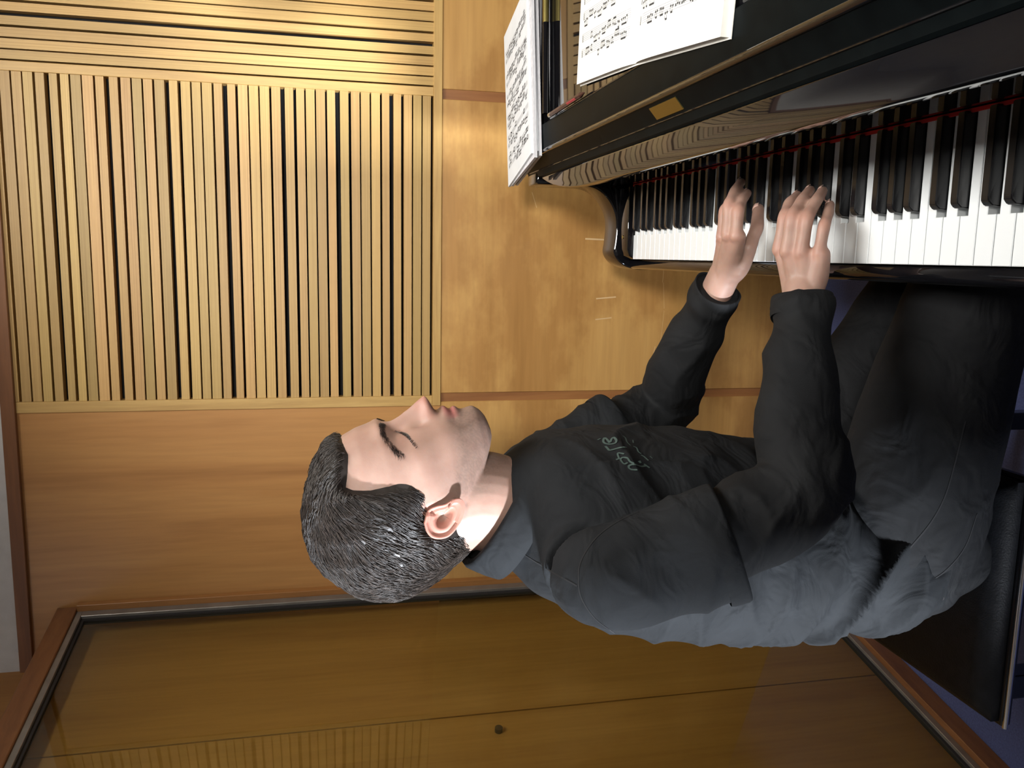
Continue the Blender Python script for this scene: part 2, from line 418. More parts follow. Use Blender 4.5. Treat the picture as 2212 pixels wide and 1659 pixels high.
# ceiling lamp housing around the lit diffuser
lamp = empty('ceiling_lamp', (0.42, 0.75, CEIL - 0.08)); tag(lamp, 'rectangular white ceiling lamp above the piano keys', 'lamp')
for a in ((0.15, 0.165, 0.155, 1.345), (0.675, 0.69, 0.155, 1.345), (0.165, 0.675, 0.155, 0.17), (0.165, 0.675, 1.33, 1.345)):
    box('housing_side', a[0], a[1], a[2], a[3], CEIL - 0.08, CEIL, M['white_wall'], lamp)
M['diffuser'] = plain('lamp_diffuser', (0.9, 0.9, 0.88), 0.6)
_b = M['diffuser'].node_tree.nodes['Principled BSDF']; _b.inputs['Emission Color'].default_value = (1, 0.97, 0.9, 1); _b.inputs['Emission Strength'].default_value = 6.0
box('diffuser', 0.165, 0.675, 0.17, 1.33, CEIL - 0.075, CEIL - 0.06, M['diffuser'], lamp)

# the spot lamp's own housing
dv = (SPOT_T - SPOT).normalized()
sl = empty('spot_lamp', (SPOT.x, SPOT.y, CEIL)); tag(sl, 'small black ceiling spot lamp aimed at the far wall', 'lamp')
M['lamp_black'] = plain('lamp_black', (0.01, 0.01, 0.011), 0.5)
def ring_shell(name, p0, p1, ro, ri, mat, parent, n=28):
    d = (p1 - p0).normalized(); a = d.orthogonal().normalized(); b2 = d.cross(a); V, F = [], []
    for p, r in ((p0, ro), (p1, ro), (p1, ri), (p0, ri)):
        for i in range(n):
            t = 2 * math.pi * i / n; V.append(p + (a * math.cos(t) + b2 * math.sin(t)) * r)
    for j in range(4):
        for i in range(n): F.append((j*n + i, j*n + (i+1) % n, ((j+1) % 4)*n + (i+1) % n, ((j+1) % 4)*n + i))
    o = link(name, mesh(name, V, F), mat, parent); autosmooth(o); return o
ring_shell('barrel', SPOT - dv * 0.19, SPOT - dv * 0.128, 0.14, 0.133, M['lamp_black'], sl)
tube('back_cap', SPOT - dv * 0.20, SPOT - dv * 0.191, 0.14, M['lamp_black'], sl, 28)
tube('stem', (SPOT - dv * 0.17) + Vector((0, 0, 0.14)), Vector((SPOT.x, SPOT.y - 0.163, CEIL)), 0.011, M['lamp_black'], sl, 12)
# ------------------------------------------------------------------ grand piano
KZ = 0.73                      # top of the white keys
Y_A0 = 1.646                   # far (bass) end of the keys
KW = 0.02350
Y_C8 = Y_A0 - 52 * KW
YB1, YB0 = 1.785, 0.285        # outer faces of the two arms
pn = empty('grand_piano', (0.7, 1.03, 0.0)); tag(pn, 'polished black grand piano with its keyboard open', 'piano')

# case: bentside outline
outl = [(0.17, YB0), (0.75, YB0), (0.95, 0.33), (1.12, 0.48), (1.25, 0.72), (1.40, 0.93), (1.60, 1.06), (1.80, 1.18), (1.90, 1.36), (1.90, 1.56), (1.82, 1.72), (1.68, YB1), (0.17, YB1)]
sm = [outl[0]] + [tuple(p) for p in catmull(outl[1:12], 5)] + [outl[12]]
prism('case', sm, 'z', 0.655, 0.922, M['piano'], pn, 0.003, 2, True)
lid_o = [(0.249, YB0 - 0.012), (0.75, YB0 - 0.012)] + [(x + 0.01, y - 0.008) for x, y in outl[2:8]] + [(1.915, 1.36), (1.915, 1.56), (1.83, 1.735), (1.68, YB1 + 0.012), (0.249, YB1 + 0.012)]
sm = [lid_o[0]] + [tuple(p) for p in catmull(lid_o[1:12], 5)] + [lid_o[12]]
prism('lid', sm, 'z', 0.9225, 0.942, M['piano'], pn, 0.004, 3, True)

# S-curved arms at both ends of the keyboard
armp = [(0.175, 0.655), (-0.022, 0.655), (-0.0225, 0.690), (-0.0205, 0.705), (-0.015, 0.724), (-0.003, 0.741), (0.014, 0.7505), (0.036, 0.7485), (0.066, 0.7465),
        (0.088, 0.749), (0.108, 0.757), (0.128, 0.772), (0.142, 0.791), (0.148, 0.812), (0.149, 0.840), (0.149, 0.922), (0.175, 0.922)]
armc = [armp[0], armp[1]] + [tuple(p) for p in catmull(armp[2:15], 4)] + armp[15:]
prism('arm', armc, 'y', 1.7060, YB1, M['piano'], pn, 0.0035, 3, True)
prism('arm', armc, 'y', YB0, YB0 + 0.079, M['piano'], pn, 0.0035, 3, True)
# key blocks beside the outermost keys
for y0, y1 in ((Y_A0 + 0.002, 1.706), (YB0 + 0.079, Y_C8 - 0.002)):
    kb = prism('key_block', [(0.0, 0.66), (0.0, 0.726), (0.006, 0.737), (0.02, 0.742), (0.147, 0.742), (0.147, 0.66)], 'y', y0, y1, M['piano'], pn, 0.002, 2, True)
    ym = (y0 + y1) / 2
    tube('screw', (0.045, ym, 0.7418), (0.045, ym, 0.7432), 0.004, M['brass'], kb, 14)
# key slip in front of the keys and the key bed below
prism('key_slip', [(-0.0205, 0.655), (-0.0205, 0.706), (-0.018, 0.7125), (-0.013, 0.715), (-0.0015, 0.715), (-0.0015, 0.655)], 'y', YB0 + 0.079, 1.706, M['piano'], pn, 0.001, 2, True)
keyb = box('keyboard', 0.0, 0.17, Y_C8 - 0.002, Y_A0 + 0.002, 0.655, 0.702, M['piano_satin'], pn)
box('key_bed', -0.020, 0.42, YB0 + 0.005, YB1 - 0.005, 0.615, 0.6545, M['piano_satin'], pn, 0.003)

# fallboard standing open, its lip reaching forward over the backs of the keys
box('fallboard', 0.150, 0.166, Y_C8 - 0.03, 1.685, 0.743, 0.9005, M['piano'], pn)
tube('hinge_rod', (0.158, Y_C8 - 0.03, 0.740), (0.158, 1.685, 0.740), 0.003, M['brass'], pn, 10)
ff = box('name_felt', 0.1462, 0.1500, Y_C8, Y_A0, 0.7335, 0.7354, M['felt'], pn)
lp = [(0.160, 0.37), (0.1222, 0.37)] + [(0.1222, y) for y in (0.6, 0.9, 1.2, 1.36)] + [(0.1232, 1.42), (0.1262, 1.48), (0.1318, 1.54), (0.1395, 1.595), (0.1475, 1.635), (0.1552, 1.668), (0.160, 1.685)]
prism('fallboard_lip', lp, 'z', 0.9005, 0.9190, M['lip'], pn, 0.002, 2, True)
# stepped rail behind the lip: slanted face with a brass plate, then the flat shelf in front of the lid
railp = [(0.1605, 0.88), (0.1605, 0.917), (0.1635, 0.9205), (0.1735, 0.9225), (0.1765, 0.9245), (0.1945, 0.9405), (0.1965, 0.9435), (0.2005, 0.9452), (0.2465, 0.9462), (0.2485, 0.9445), (0.2485, 0.88)]
prism('music_rail', railp, 'y', YB0, YB1, M['piano_satin'], pn, 0.0, 1, True)
tube('rail_bead', (0.1750, YB0 + 0.02, 0.9235), (0.1750, YB1 - 0.02, 0.9235), 0.0013, M['lip'], pn, 8)
tube('rail_edge', (0.1995, YB0 + 0.002, 0.9415), (0.1995, YB1 - 0.002, 0.9415), 0.0048, M['lip'], pn, 20)
# brass plate on the slanted face
def on_rail(t, y, off):
    a = Vector((0.1765, y, 0.9245)); b2 = Vector((0.1945, y, 0.9405)); n = Vector((-0.0160, 0, 0.0180)).normalized()
    return a.lerp(b2, t) + n * off
vs = [on_rail(t, y, o) for o in (0.0, 0.0012) for t, y in ((0.12, 0.965), (0.85, 0.965), (0.85, 1.048), (0.12, 1.048))]
link('brass_plate', mesh('brass_plate', vs, [(0, 1, 2, 3), (7, 6, 5, 4), (0, 4, 5, 1), (1, 5, 6, 2), (2, 6, 7, 3), (3, 7, 4, 0)]), M['brass'], pn)
# raised side shelf of the music stand at the bass end, with the brass-tipped prop lying on it
box('side_shelf', 0.2060, 0.60, 1.600, 1.775, 0.9425, 0.9465, M['piano'], pn, 0.001)
tube('prop_rod', (0.262, 1.545, 0.9485), (0.425, 1.560, 0.9485), 0.0058, M['piano'], pn, 16)
tube('prop_ferrule', (0.425, 1.560, 0.9485), (0.60, 1.576, 0.9485), 0.0060, M['brass'], pn, 16)
# legs with brass castors, pedal lyre
for lx, ly in ((0.30, 1.60), (0.30, 0.47), (1.60, 1.40)):
    lg = box('leg', lx - 0.055, lx + 0.055, ly - 0.055, ly + 0.055, 0.085, 0.616 if lx < 1 else 0.656, M['piano'], pn, 0.006, 2)
    for v in lg.data.vertices:
        if v.co.z < 0.3: v.co.x = lx + (v.co.x - lx) * 0.72; v.co.y = ly + (v.co.y - ly) * 0.72
    tube('caster', (lx, ly - 0.016, 0.0405), (lx, ly + 0.016, 0.0405), 0.04, M['brass'], lg, 24)
    tube('caster_stem', (lx, ly, 0.06), (lx, ly, 0.087), 0.014, M['brass'], lg, 14)
for ly in (0.95, 1.11):
    box('lyre_post', 0.36, 0.40, ly - 0.02, ly + 0.02, 0.13, 0.616, M['piano'], pn, 0.003)
lb = box('pedal_box', 0.31, 0.46, 0.89, 1.17, 0.065, 0.13, M['piano'], pn, 0.004)
for ly in (0.96, 1.03, 1.10):
    box('pedal', 0.20, 0.32, ly - 0.011, ly + 0.011, 0.075, 0.086, M['brass'], lb, 0.003, 2)

# keys.  bass is far, so pitch rises towards the camera (towards smaller y)
BW = 0.0137
names7 = 'ABCDEFG'
sh = {'C': 0.0032, 'D': -0.0032, 'F': 0.0038, 'G': 0.0, 'A': -0.0036}   # shift of the sharp that follows, + = towards the bass
wk_me = {}
def white_mesh(n):
    if n in wk_me: return wk_me[n]
    g = 0.0005
    a, b2 = 0.0 - g, -KW + g                   # local y: bass edge .. treble edge
    prev = names7[(names7.index(n) - 1) % 7]
    ta = a; tb = b2
    if prev in sh: ta = -(BW / 2 + 0.0006) + sh[prev]           # sharp below sits around local y=0
    if n in sh: tb = -KW + (BW / 2 + 0.0006) + sh[n]
    ta = min(ta, a); tb = max(tb, b2)
    o2 = [(0.0, b2), (0.0, a), (0.0485, a), (0.0485, ta), (0.1485, ta), (0.1485, tb), (0.0485, tb), (0.0485, b2)]
    q = []
    for p in o2:
        if not q or (abs(p[0]-q[-1][0]) + abs(p[1]-q[-1][1])) > 1e-6: q.append(p)
    bm = bmesh.new()
    A = [bm.verts.new((x, y, KZ - 0.022)) for x, y in q]; B = [bm.verts.new((x, y, KZ)) for x, y in q]
    bm.faces.new(A); bm.faces.new(B[::-1])
    for i in range(len(q)): bm.faces.new((A[i], B[i], B[(i+1) % len(q)], A[(i+1) % len(q)]))
    bmesh.ops.recalc_face_normals(bm, faces=bm.faces[:])
    es = [e for e in bm.edges if all(abs(v.co.z - KZ) < 1e-6 for v in e.verts)]
    bmesh.ops.bevel(bm, geom=es, offset=0.0007, segments=1, affect='EDGES')
    me = bpy.data.meshes.new('white_key'); bm.to_mesh(me); bm.free()
    me.materials.append(M['ivory']); wk_me[n] = me
    return me
bm = bmesh.new()
prof = [(0.0545, KZ - 0.018), (0.0560, KZ + 0.0065), (0.0600, KZ + 0.0112), (0.064, KZ + 0.0118), (0.1475, KZ + 0.0118), (0.1475, KZ - 0.018)]
def half(z): return BW / 2 if z < KZ else (BW / 2 - 0.0018 * (z - KZ) / 0.0118)
A = [bm.verts.new((x, -half(z), z)) for x, z in prof]; B = [bm.verts.new((x, half(z), z)) for x, z in prof]
bm.faces.new(A); bm.faces.new(B[::-1])
for i in range(6): bm.faces.new((A[i], B[i], B[(i+1) % 6], A[(i+1) % 6]))
bmesh.ops.recalc_face_normals(bm, faces=bm.faces[:])
es = [e for e in bm.edges if max(v.co.z for v in e.verts) > KZ]
bmesh.ops.bevel(bm, geom=es, offset=0.0010, segments=2, affect='EDGES')
bk_me = bpy.data.meshes.new('black_key'); bm.to_mesh(bk_me); bm.free(); bk_me.materials.append(M['ebony'])
bk_me.polygons.foreach_set('use_smooth', [False] * len(bk_me.polygons))
pressed_w = set(); pressed_b = set()
def build_keys():
    for i in range(52):
        n = names7[i % 7]
        o = bpy.data.objects.new('white_key', white_mesh(n)); col.objects.link(o); attach(o, keyb)
        o.location = (0.0, Y_A0 - i * KW, -0.008 if i in pressed_w else 0.0)
        if n in sh and i < 51:
            o = bpy.data.objects.new('black_key', bk_me); col.objects.link(o); attach(o, keyb)
            o.location = (0.0, Y_A0 - (i + 1) * KW + sh[n], -0.006 if i in pressed_b else 0.0)
build_keys()

# ------------------------------------------------------------------ sheet music
def notation(name, origin, ux, uy, W, Hh, staves, rng, parent, z, beams=True, dens=1.0, thick=0.00035):
    """flat print: staff lines, note heads, stems and beams on a sheet; ux runs along the staff, uy up the page"""
    pale_v, pale_f, ink_v, ink_f = [], [], [], []
    def quad(V, Fc, pts):
        k = len(V)
        for a, b3 in pts:
            p = origin + ux * a + uy * b3; V.append((p.x, p.y, z))
        Fc.append((k, k+1, k+2, k+3))
    def rect(V, Fc, a0, a1, b0, b1, slant=0.0):
        quad(V, Fc, [(a0, b0), (a1, b0 + slant), (a1, b1 + slant), (a0, b1)])
    def head(a, b3, r=0.0017):
        k = len(ink_v)
        for t in range(6):
            an = t * math.pi / 3 + 0.4
            p = origin + ux * (a + r * 1.25 * math.cos(an)) + uy * (b3 + r * 0.9 * math.sin(an)); ink_v.append((p.x, p.y, z))
        ink_f.append(tuple(range(k, k + 6)))
    for (s0, s1, b0) in staves:
        gap = 0.0019
        for l in range(5): rect(pale_v, pale_f, s0, s1, b0 + l * gap, b0 + l * gap + thick)
        for bar in range(4):
            xx = s0 + (s1 - s0) * (bar + 1) / 4; rect(pale_v, pale_f, xx - 0.0003, xx, b0, b0 + 4 * gap)
        rect(ink_v, ink_f, s0 + 0.002, s0 + 0.0035, b0 - 0.001, b0 + 0.009); head(s0 + 0.0036, b0 + 0.003, 0.0018)   # clef
        a = s0 + 0.011
        while a < s1 - 0.012:
            n = rng.choice((3, 4, 4, 6)) if beams else rng.choice((1, 2, 3))
            step = rng.uniform(0.0031, 0.0042); up = rng.random() < 0.5
            base = b0 + rng.uniform(-0.001, 0.0075); drift = rng.uniform(-0.0009, 0.0012)
            if rng.random() < dens:
                hs = [(a + k * step, base + drift * k + rng.uniform(-0.0008, 0.0008)) for k in range(n)]
                top = (max(h[1] for h in hs) + 0.0062) if up else (min(h[1] for h in hs) - 0.0062)
                for hx, hy in hs:
                    head(hx, hy)
                    sx = hx + (0.0012 if up else -0.0012)
                    rect(ink_v, ink_f, sx - 0.0003, sx + 0.0003, min(hy, top), max(hy, top))
                if n > 1:
                    off = 0.0012 if up else -0.0012
                    rect(ink_v, ink_f, hs[0][0] + off, hs[-1][0] + off, top - 0.0009, top + 0.0009)
                    if rng.random() < 0.6: rect(ink_v, ink_f, hs[0][0] + off, hs[-1][0] + off, top - 0.0023 * (1 if up else -1) - 0.0005, top - 0.0023 * (1 if up else -1) + 0.0005)
            a += n * step + rng.uniform(0.002, 0.005)
    tag(link('printed_staves', mesh('printed_staves', pale_v, pale_f), M['ink_pale'], parent), kind='stuff')
    tag(link('printed_notes', mesh('printed_notes', ink_v, ink_f), M['ink'], parent), kind='stuff')

def slab(name, corners, z0, z1, mat, parent=None, wav=0.0):
    """a sheet or booklet from four floor-plan corners"""
    n = 8; vs, fs = [], []
    c = [Vector((*p, 0)) for p in corners]
    for zz, sgn in ((z0, 0), (z1, 1)):
        for i in range(n + 1):
            for j in range(n + 1):
                p = c[0].lerp(c[1], i / n).lerp(c[3].lerp(c[2], i / n), j / n)
                dz = wav * math.sin(3.1 * i / n + 1.3) * math.sin(2.3 * j / n + 0.4)
                vs.append((p.x, p.y, zz + dz))
    m = (n + 1) ** 2
    idx = lambda i, j, k: k * m + i * (n + 1) + j
    for i in range(n):
        for j in range(n):
            fs.append((idx(i, j, 0), idx(i, j+1, 0), idx(i+1, j+1, 0), idx(i+1, j, 0)))
            fs.append((idx(i, j, 1), idx(i+1, j, 1), idx(i+1, j+1, 1), idx(i, j+1, 1)))
    for i in range(n):
        fs.append((idx(i, 0, 0), idx(i+1, 0, 0), idx(i+1, 0, 1), idx(i, 0, 1)))
        fs.append((idx(i, n, 0), idx(i, n, 1), idx(i+1, n, 1), idx(i+1, n, 0)))
        fs.append((idx(0, i, 0), idx(0, i, 1), idx(0, i+1, 1), idx(0, i+1, 0)))
        fs.append((idx(n, i, 0), idx(n, i+1, 0), idx(n, i+1, 1), idx(n, i, 1)))
    return link(name, mesh(name, vs, fs), mat, parent)

def place_rect(p, ang, w, l):
    """corner p, w along the short side (towards the camera), l along the long side"""
    ux = Vector((math.cos(ang), math.sin(ang), 0)); uy = Vector((math.sin(ang), -math.cos(ang), 0))
    P0 = Vector((*p, 0)); q = [P0, P0 + ux * l, P0 + ux * l + uy * w, P0 + uy * w]
    return [(v.x, v.y) for v in q], ux, uy
M['paper_grey'] = mottled('grey_paper_block', (0.50, 0.50, 0.53), (0.66, 0.66, 0.69), 90, 0.85, stretch=(1, 1, 12))
pile = 'loose music booklets piled on the piano'
lay = [((0.1500, 1.772), 11.0, 0.9475, 0.9525, 'paper_grey', 'lowest white music booklet of the pile at the far end of the piano'),
       ((0.1535, 1.776), 12.6, 0.9527, 0.9568, 'paper', 'second booklet from below in the pile of music on the piano'),
       ((0.1480, 1.770), 10.4, 0.9570, 0.9625, 'paper_grey', 'second booklet from the top in the pile of music on the piano')]
for p, ang, z0, z1, mt, lb_ in lay:
    q, ux, uy = place_rect(p, math.radians(ang), 0.207, 0.325)
    tag(slab('music_booklet', q, z0, z1, M[mt]), lb_, 'sheet music', pile)
q, ux, uy = place_rect((0.1467, 1.7784), math.radians(13.0), 0.209, 0.330)
top = empty('music_booklet', ((q[0][0] + q[2][0]) / 2, (q[0][1] + q[2][1]) / 2, 0.9627)); tag(top, 'topmost printed music sheet on the pile at the far end of the piano', 'sheet music', pile)
slab('page', q, 0.9627, 0.9670, M['paper'], top, 0.0)
o_ = Vector((*q[0], 0))
# staves cross the short side of the page; they are stacked along its length
st = [(0.014, 0.196, b3) for b3 in (0.035, 0.052, 0.079, 0.096, 0.123, 0.140, 0.167, 0.184, 0.211, 0.228, 0.262, 0.279)]
notation('print', o_, uy, ux, 0.209, 0.33, st, random.Random(3), top, 0.96712, True, 0.92, 0.0005)

# open book lying on the shelf, towards the middle of the piano
bk = empty('open_music_book', (0.32, 1.07, 0.9470)); tag(bk, 'open book of piano music lying flat above the keys', 'book')
G0 = Vector((0.2512, 1.0735, 0)); a1 = math.atan2(1.3268 - 1.0735, 0.272 - 0.2512); a2 = math.atan2(0.813 - 1.0735, 0.2216 - 0.2512)
def page_block(name, away, wid_, ln, hcrown, parent, flip):
    """one half of the open book: rises from the gutter and falls to the fore-edge"""
    n = 14; vs, fs = [], []
    u = away.normalized(); up = Vector((-u.y, u.x, 0)) if flip else Vector((u.y, -u.x, 0))
    hs = []
    for i in range(n + 1):
        t = i / n; hs.append(0.9495 + hcrown * (1 - math.exp(-t * 9)) * (1 - 0.25 * t) + 0.0005)
    for zrow in (0, 1):
        for i in range(n + 1):
            p = G0 + u * (wid_ * i / n)
            z = 0.9475 if zrow == 0 else hs[i]
            vs.append((p.x, p.y, z)); p2 = p + up * ln; vs.append((p2.x, p2.y, z))
    m = 2 * (n + 1)
    for i in range(n):
        a = 2 * i
        fs += [(a, a+1, a+3, a+2), (m+a, m+a+2, m+a+3, m+a+1), (a, a+2, m+a+2, m+a), (a+1, m+a+1, m+a+3, a+3)]
    fs += [(0, m, m+1, 1), (2*n, 2*n+1, m+2*n+1, m+2*n)]
    o = link(name, mesh(name, vs, fs), M['cream'], parent)
    bm = bmesh.new(); bm.from_mesh(o.data); bmesh.ops.recalc_face_normals(bm, faces=bm.faces[:]); bm.to_mesh(o.data); bm.free()
    autosmooth(o, 0.5)
    return u, up, hs
uL, upL, hsL = page_block('left_page_block', Vector((0.0208, 0.2533, 0)), 0.2542, 0.305, 0.0060, bk, False)
uR, upR, hsR = page_block('right_page_block', Vector((-0.0296, -0.2605, 0)), 0.2622, 0.305, 0.0095, bk, True)
if upL.x < 0 or upR.x < 0: raise RuntimeError('page direction')
cv = [G0 + uL * 0.258 - upL * 0.002, G0 - upL * 0.002, G0 + uR * 0.266 - upR * 0.002, G0 + uR * 0.266 + upR * 0.308, G0 + upL * 0.308, G0 + uL * 0.258 + upL * 0.308]
prism('cover', [(p.x, p.y) for p in cv], 'z', 0.9464, 0.9476, M['cream'], bk)
def curved_print(u, up, hs, wid_, staves, rng, mirror, dens):
    """print that follows the curved page: u from gutter outwards, up the page"""
    grp = empty_print = None
    tmp_p = (None,)
    n = len(hs) - 1
    def zat(a):
        t = max(0, min(n - 1e-4, a / wid_ * n)); i = int(t); return hs[i] + (hs[i+1] - hs[i]) * (t - i) + 0.00018
    pv, pf, iv, if_ = [], [], [], []
    def put(V, Fc, pts):
        k = len(V)
        for a, b3 in pts:
            p = G0 + u * a + up * b3; V.append((p.x, p.y, zat(a)))
        Fc.append(tuple(range(k, k + len(pts))))
    for s0, s1, b0 in staves:
        gap = 0.0026
        seg = 10
        for l in range(5):
            for k in range(seg):
                x0 = s0 + (s1 - s0) * k / seg; x1 = s0 + (s1 - s0) * (k + 1) / seg
                put(pv, pf, [(x0, b0 + l*gap), (x1, b0 + l*gap), (x1, b0 + l*gap + 0.0005), (x0, b0 + l*gap + 0.0005)])
        for bar in range(4):
            xx = s0 + (s1 - s0) * bar / 3; put(pv, pf, [(xx, b0), (xx + 0.0004, b0), (xx + 0.0004, b0 + 4*gap), (xx, b0 + 4*gap)])
        ca = s1 - 0.004 if mirror else s0 + 0.004
        put(iv, if_, [(ca - 0.0012, b0 - 0.001), (ca + 0.0012, b0 - 0.001), (ca + 0.0016, b0 + 0.009), (ca - 0.0002, b0 + 0.010)])
        a = s0 + 0.012
        while a < s1 - 0.016:
            m_ = rng.choice((2, 3, 4, 4)); step = rng.uniform(0.0046, 0.0060); upd = rng.random() < 0.5
            base = b0 + rng.uniform(-0.001, 0.008); drift = rng.uniform(-0.001, 0.001)
            if rng.random() < dens:
                hs_ = [(a + k*step, base + drift*k + rng.uniform(-0.0008, 0.0008)) for k in range(m_)]
                top_ = (max(h[1] for h in hs_) + 0.0066) if upd else (min(h[1] for h in hs_) - 0.0066)
                for hx, hy in hs_:
                    put(iv, if_, [(hx + 0.0022*math.cos(t*math.pi/3+0.4), hy + 0.0017*math.sin(t*math.pi/3+0.4)) for t in range(6)])
                    sx = hx + (0.0013 if upd else -0.0013)
                    put(iv, if_, [(sx - 0.0004, min(hy, top_)), (sx + 0.0004, min(hy, top_)), (sx + 0.0004, max(hy, top_)), (sx - 0.0004, max(hy, top_))])
                put(iv, if_, [(hs_[0][0], top_ - 0.0012), (hs_[-1][0], top_ - 0.0012), (hs_[-1][0], top_ + 0.0012), (hs_[0][0], top_ + 0.0012)])
            a += m_ * step + rng.uniform(0.002, 0.006)
    tag(link('printed_staves', mesh('printed_staves', pv, pf), M['ink_pale'], bk), kind='stuff')
    tag(link('printed_notes', mesh('printed_notes', iv, if_), M['ink'], bk), kind='stuff')
curved_print(uL, upL, hsL, 0.2542, [(0.022, 0.235, b3) for b3 in (0.038, 0.060, 0.092, 0.114, 0.146, 0.168, 0.200, 0.222, 0.254, 0.276)], random.Random(11), True, 0.9)
curved_print(uR, upR, hsR, 0.2622, [(0.016, 0.235, b3) for b3 in (0.044, 0.068, 0.104, 0.128, 0.164, 0.188, 0.224, 0.248)], random.Random(12), False, 0.85)

# dark pencil with a red imprint, lying along the shelf edge
M['pencil'] = plain('maroon_black_paint', (0.030, 0.008, 0.012), 0.3)
M['red_mark'] = plain('red_print', (0.38, 0.03, 0.05), 0.5)
M['tin'] = plain('tin', (0.6, 0.58, 0.52), 0.3, 1.0)
pc = empty('pencil', (0.252, 1.35, 0.9465)); tag(pc, 'dark maroon pencil with red imprint lying along the shelf above the keys', 'pencil')
pa, pb = Vector((0.2530, 1.495, 0.9508)), Vector((0.2545, 1.315, 0.9508))
tube('barrel', pa, pb, 0.0042, M['pencil'], pc, 6)
tube('ferrule', pa + Vector((0, 0.012, 0)), pa, 0.0043, M['tin'], pc, 14)
tube('point', pb, pb + Vector((0, -0.022, 0)), 0.0041, M['pencil'], pc, 12, 0.0004)
# the imprint: a row of worn red strokes
bm = bmesh.new()
for k in range(9):
    y = 1.378 - k * 0.0055
    for z in (0.0, 0.0016):
        p0 = Vector((0.2496 + z * 0.6, y, 0.9546 + z)); 
        vs_ = [bm.verts.new(p0 + Vector(d)) for d in ((0, 0, 0), (0, -0.0042, 0), (0.0018, -0.0036, 0.0008), (0.0018, 0.0006, 0.0008))]
        bm.faces.new(vs_)
me = bpy.data.meshes.new('red_imprint'); bm.to_mesh(me); bm.free()
link('red_imprint', me, M['red_mark'], pc)

# ------------------------------------------------------------------ piano bench
M['leather'] = mottled('black_leather', (0.007, 0.008, 0.010), (0.012, 0.013, 0.016), 60, 0.5, 0.25, 420, spec=0.22)
M['steel'] = plain('polished_steel', (0.55, 0.56, 0.58), 0.18, 1.0)
M['gloss_frame'] = plain('glossy_black_wood', (0.006, 0.006, 0.008), 0.12)
bx0, bx1, by0, by1 = -0.600, -0.272, 0.868, 1.398
bn = empty('piano_bench', ((bx0 + bx1) / 2, (by0 + by1) / 2, 0)); tag(bn, 'black padded piano bench with a bright edged frame under the player', 'bench')
def cushion(name, x0, x1, y0, y1, z0, z1, mat, parent):
    n, m_ = 26, 36; vs, fs = [], []
    for i in range(n + 1):
        for j in range(m_ + 1):
            u = i / n; v = j / m_
            eu = min(u, 1 - u) * (x1 - x0); ev = min(v, 1 - v) * (y1 - y0)
            r = 0.022
            h = min(1, math.sqrt(max(0, 1 - max(0, 1 - eu / r) ** 2))) * min(1, math.sqrt(max(0, 1 - max(0, 1 - ev / r) ** 2)))
            z = z0 + (z1 - z0) * (0.45 + 0.55 * h) + 0.006 * math.sin(math.pi * u) * math.sin(math.pi * v)
            if not (0.03 < u < 0.97 and 0.03 < v < 0.97): z -= 0.0
            vs.append((x0 + (x1 - x0) * u, y0 + (y1 - y0) * v, z))
    for i in range(n):
        for j in range(m_):
            a = i * (m_ + 1) + j; fs.append((a, a + m_ + 1, a + m_ + 2, a + 1))
    k = len(vs); ring = [i * (m_ + 1) for i in range(n + 1)] + [n * (m_ + 1) + j for j in range(1, m_ + 1)] + [i * (m_ + 1) + m_ for i in range(n - 1, -1, -1)] + [j for j in range(m_ - 1, 0, -1)]
    for q_ in ring: vs.append((vs[q_][0], vs[q_][1], z0))
    L_ = len(ring)
    for i in range(L_): fs.append((ring[i], k + i, k + (i + 1) % L_, ring[(i + 1) % L_]))
    fs.append(tuple(k + i for i in range(L_))[::-1])
    me = mesh(name, vs, fs)
    bm = bmesh.new(); bm.from_mesh(me); bmesh.ops.recalc_face_normals(bm, faces=bm.faces[:]); bm.to_mesh(me); bm.free()
    o = link(name, me, mat, parent); autosmooth(o, 0.9); return o
cushion('seat', bx0, bx1, by0, by1, 0.4785, 0.502, M['leather'], bn)
fr = box('seat_frame', bx0 - 0.006, bx1 + 0.006, by0 - 0.006, by1 + 0.006, 0.462, 0.478, M['gloss_frame'], bn, 0.004, 3)
tube('frame_edge', (bx0 - 0.006, by0 - 0.008, 0.474), (bx1 + 0.006, by0 - 0.008, 0.474), 0.0035, M['steel'], fr, 12)
tube('frame_edge', (bx0 - 0.006, by1 + 0.008, 0.474), (bx1 + 0.006, by1 + 0.008, 0.474), 0.0035, M['steel'], fr, 12)
for lx in (bx0 + 0.03, bx1 - 0.025):
    for ly in (by0 + 0.04, by1 - 0.04):
        lg = box('leg', lx - 0.017, lx + 0.017, ly - 0.017, ly + 0.017, 0.0, 0.4615, M['gloss_frame'], bn, 0.003, 2)
for ly in (by0 + 0.04, by1 - 0.04):
    box('stretcher', bx0 + 0.048, bx1 - 0.043, ly - 0.010, ly + 0.010, 0.10, 0.13, M['gloss_frame'], bn, 0.002)
# ------------------------------------------------------------------ the player
from mathutils.bvhtree import BVHTree
def interp(x, xs, ys):
    return float(np.interp(x, xs, ys))

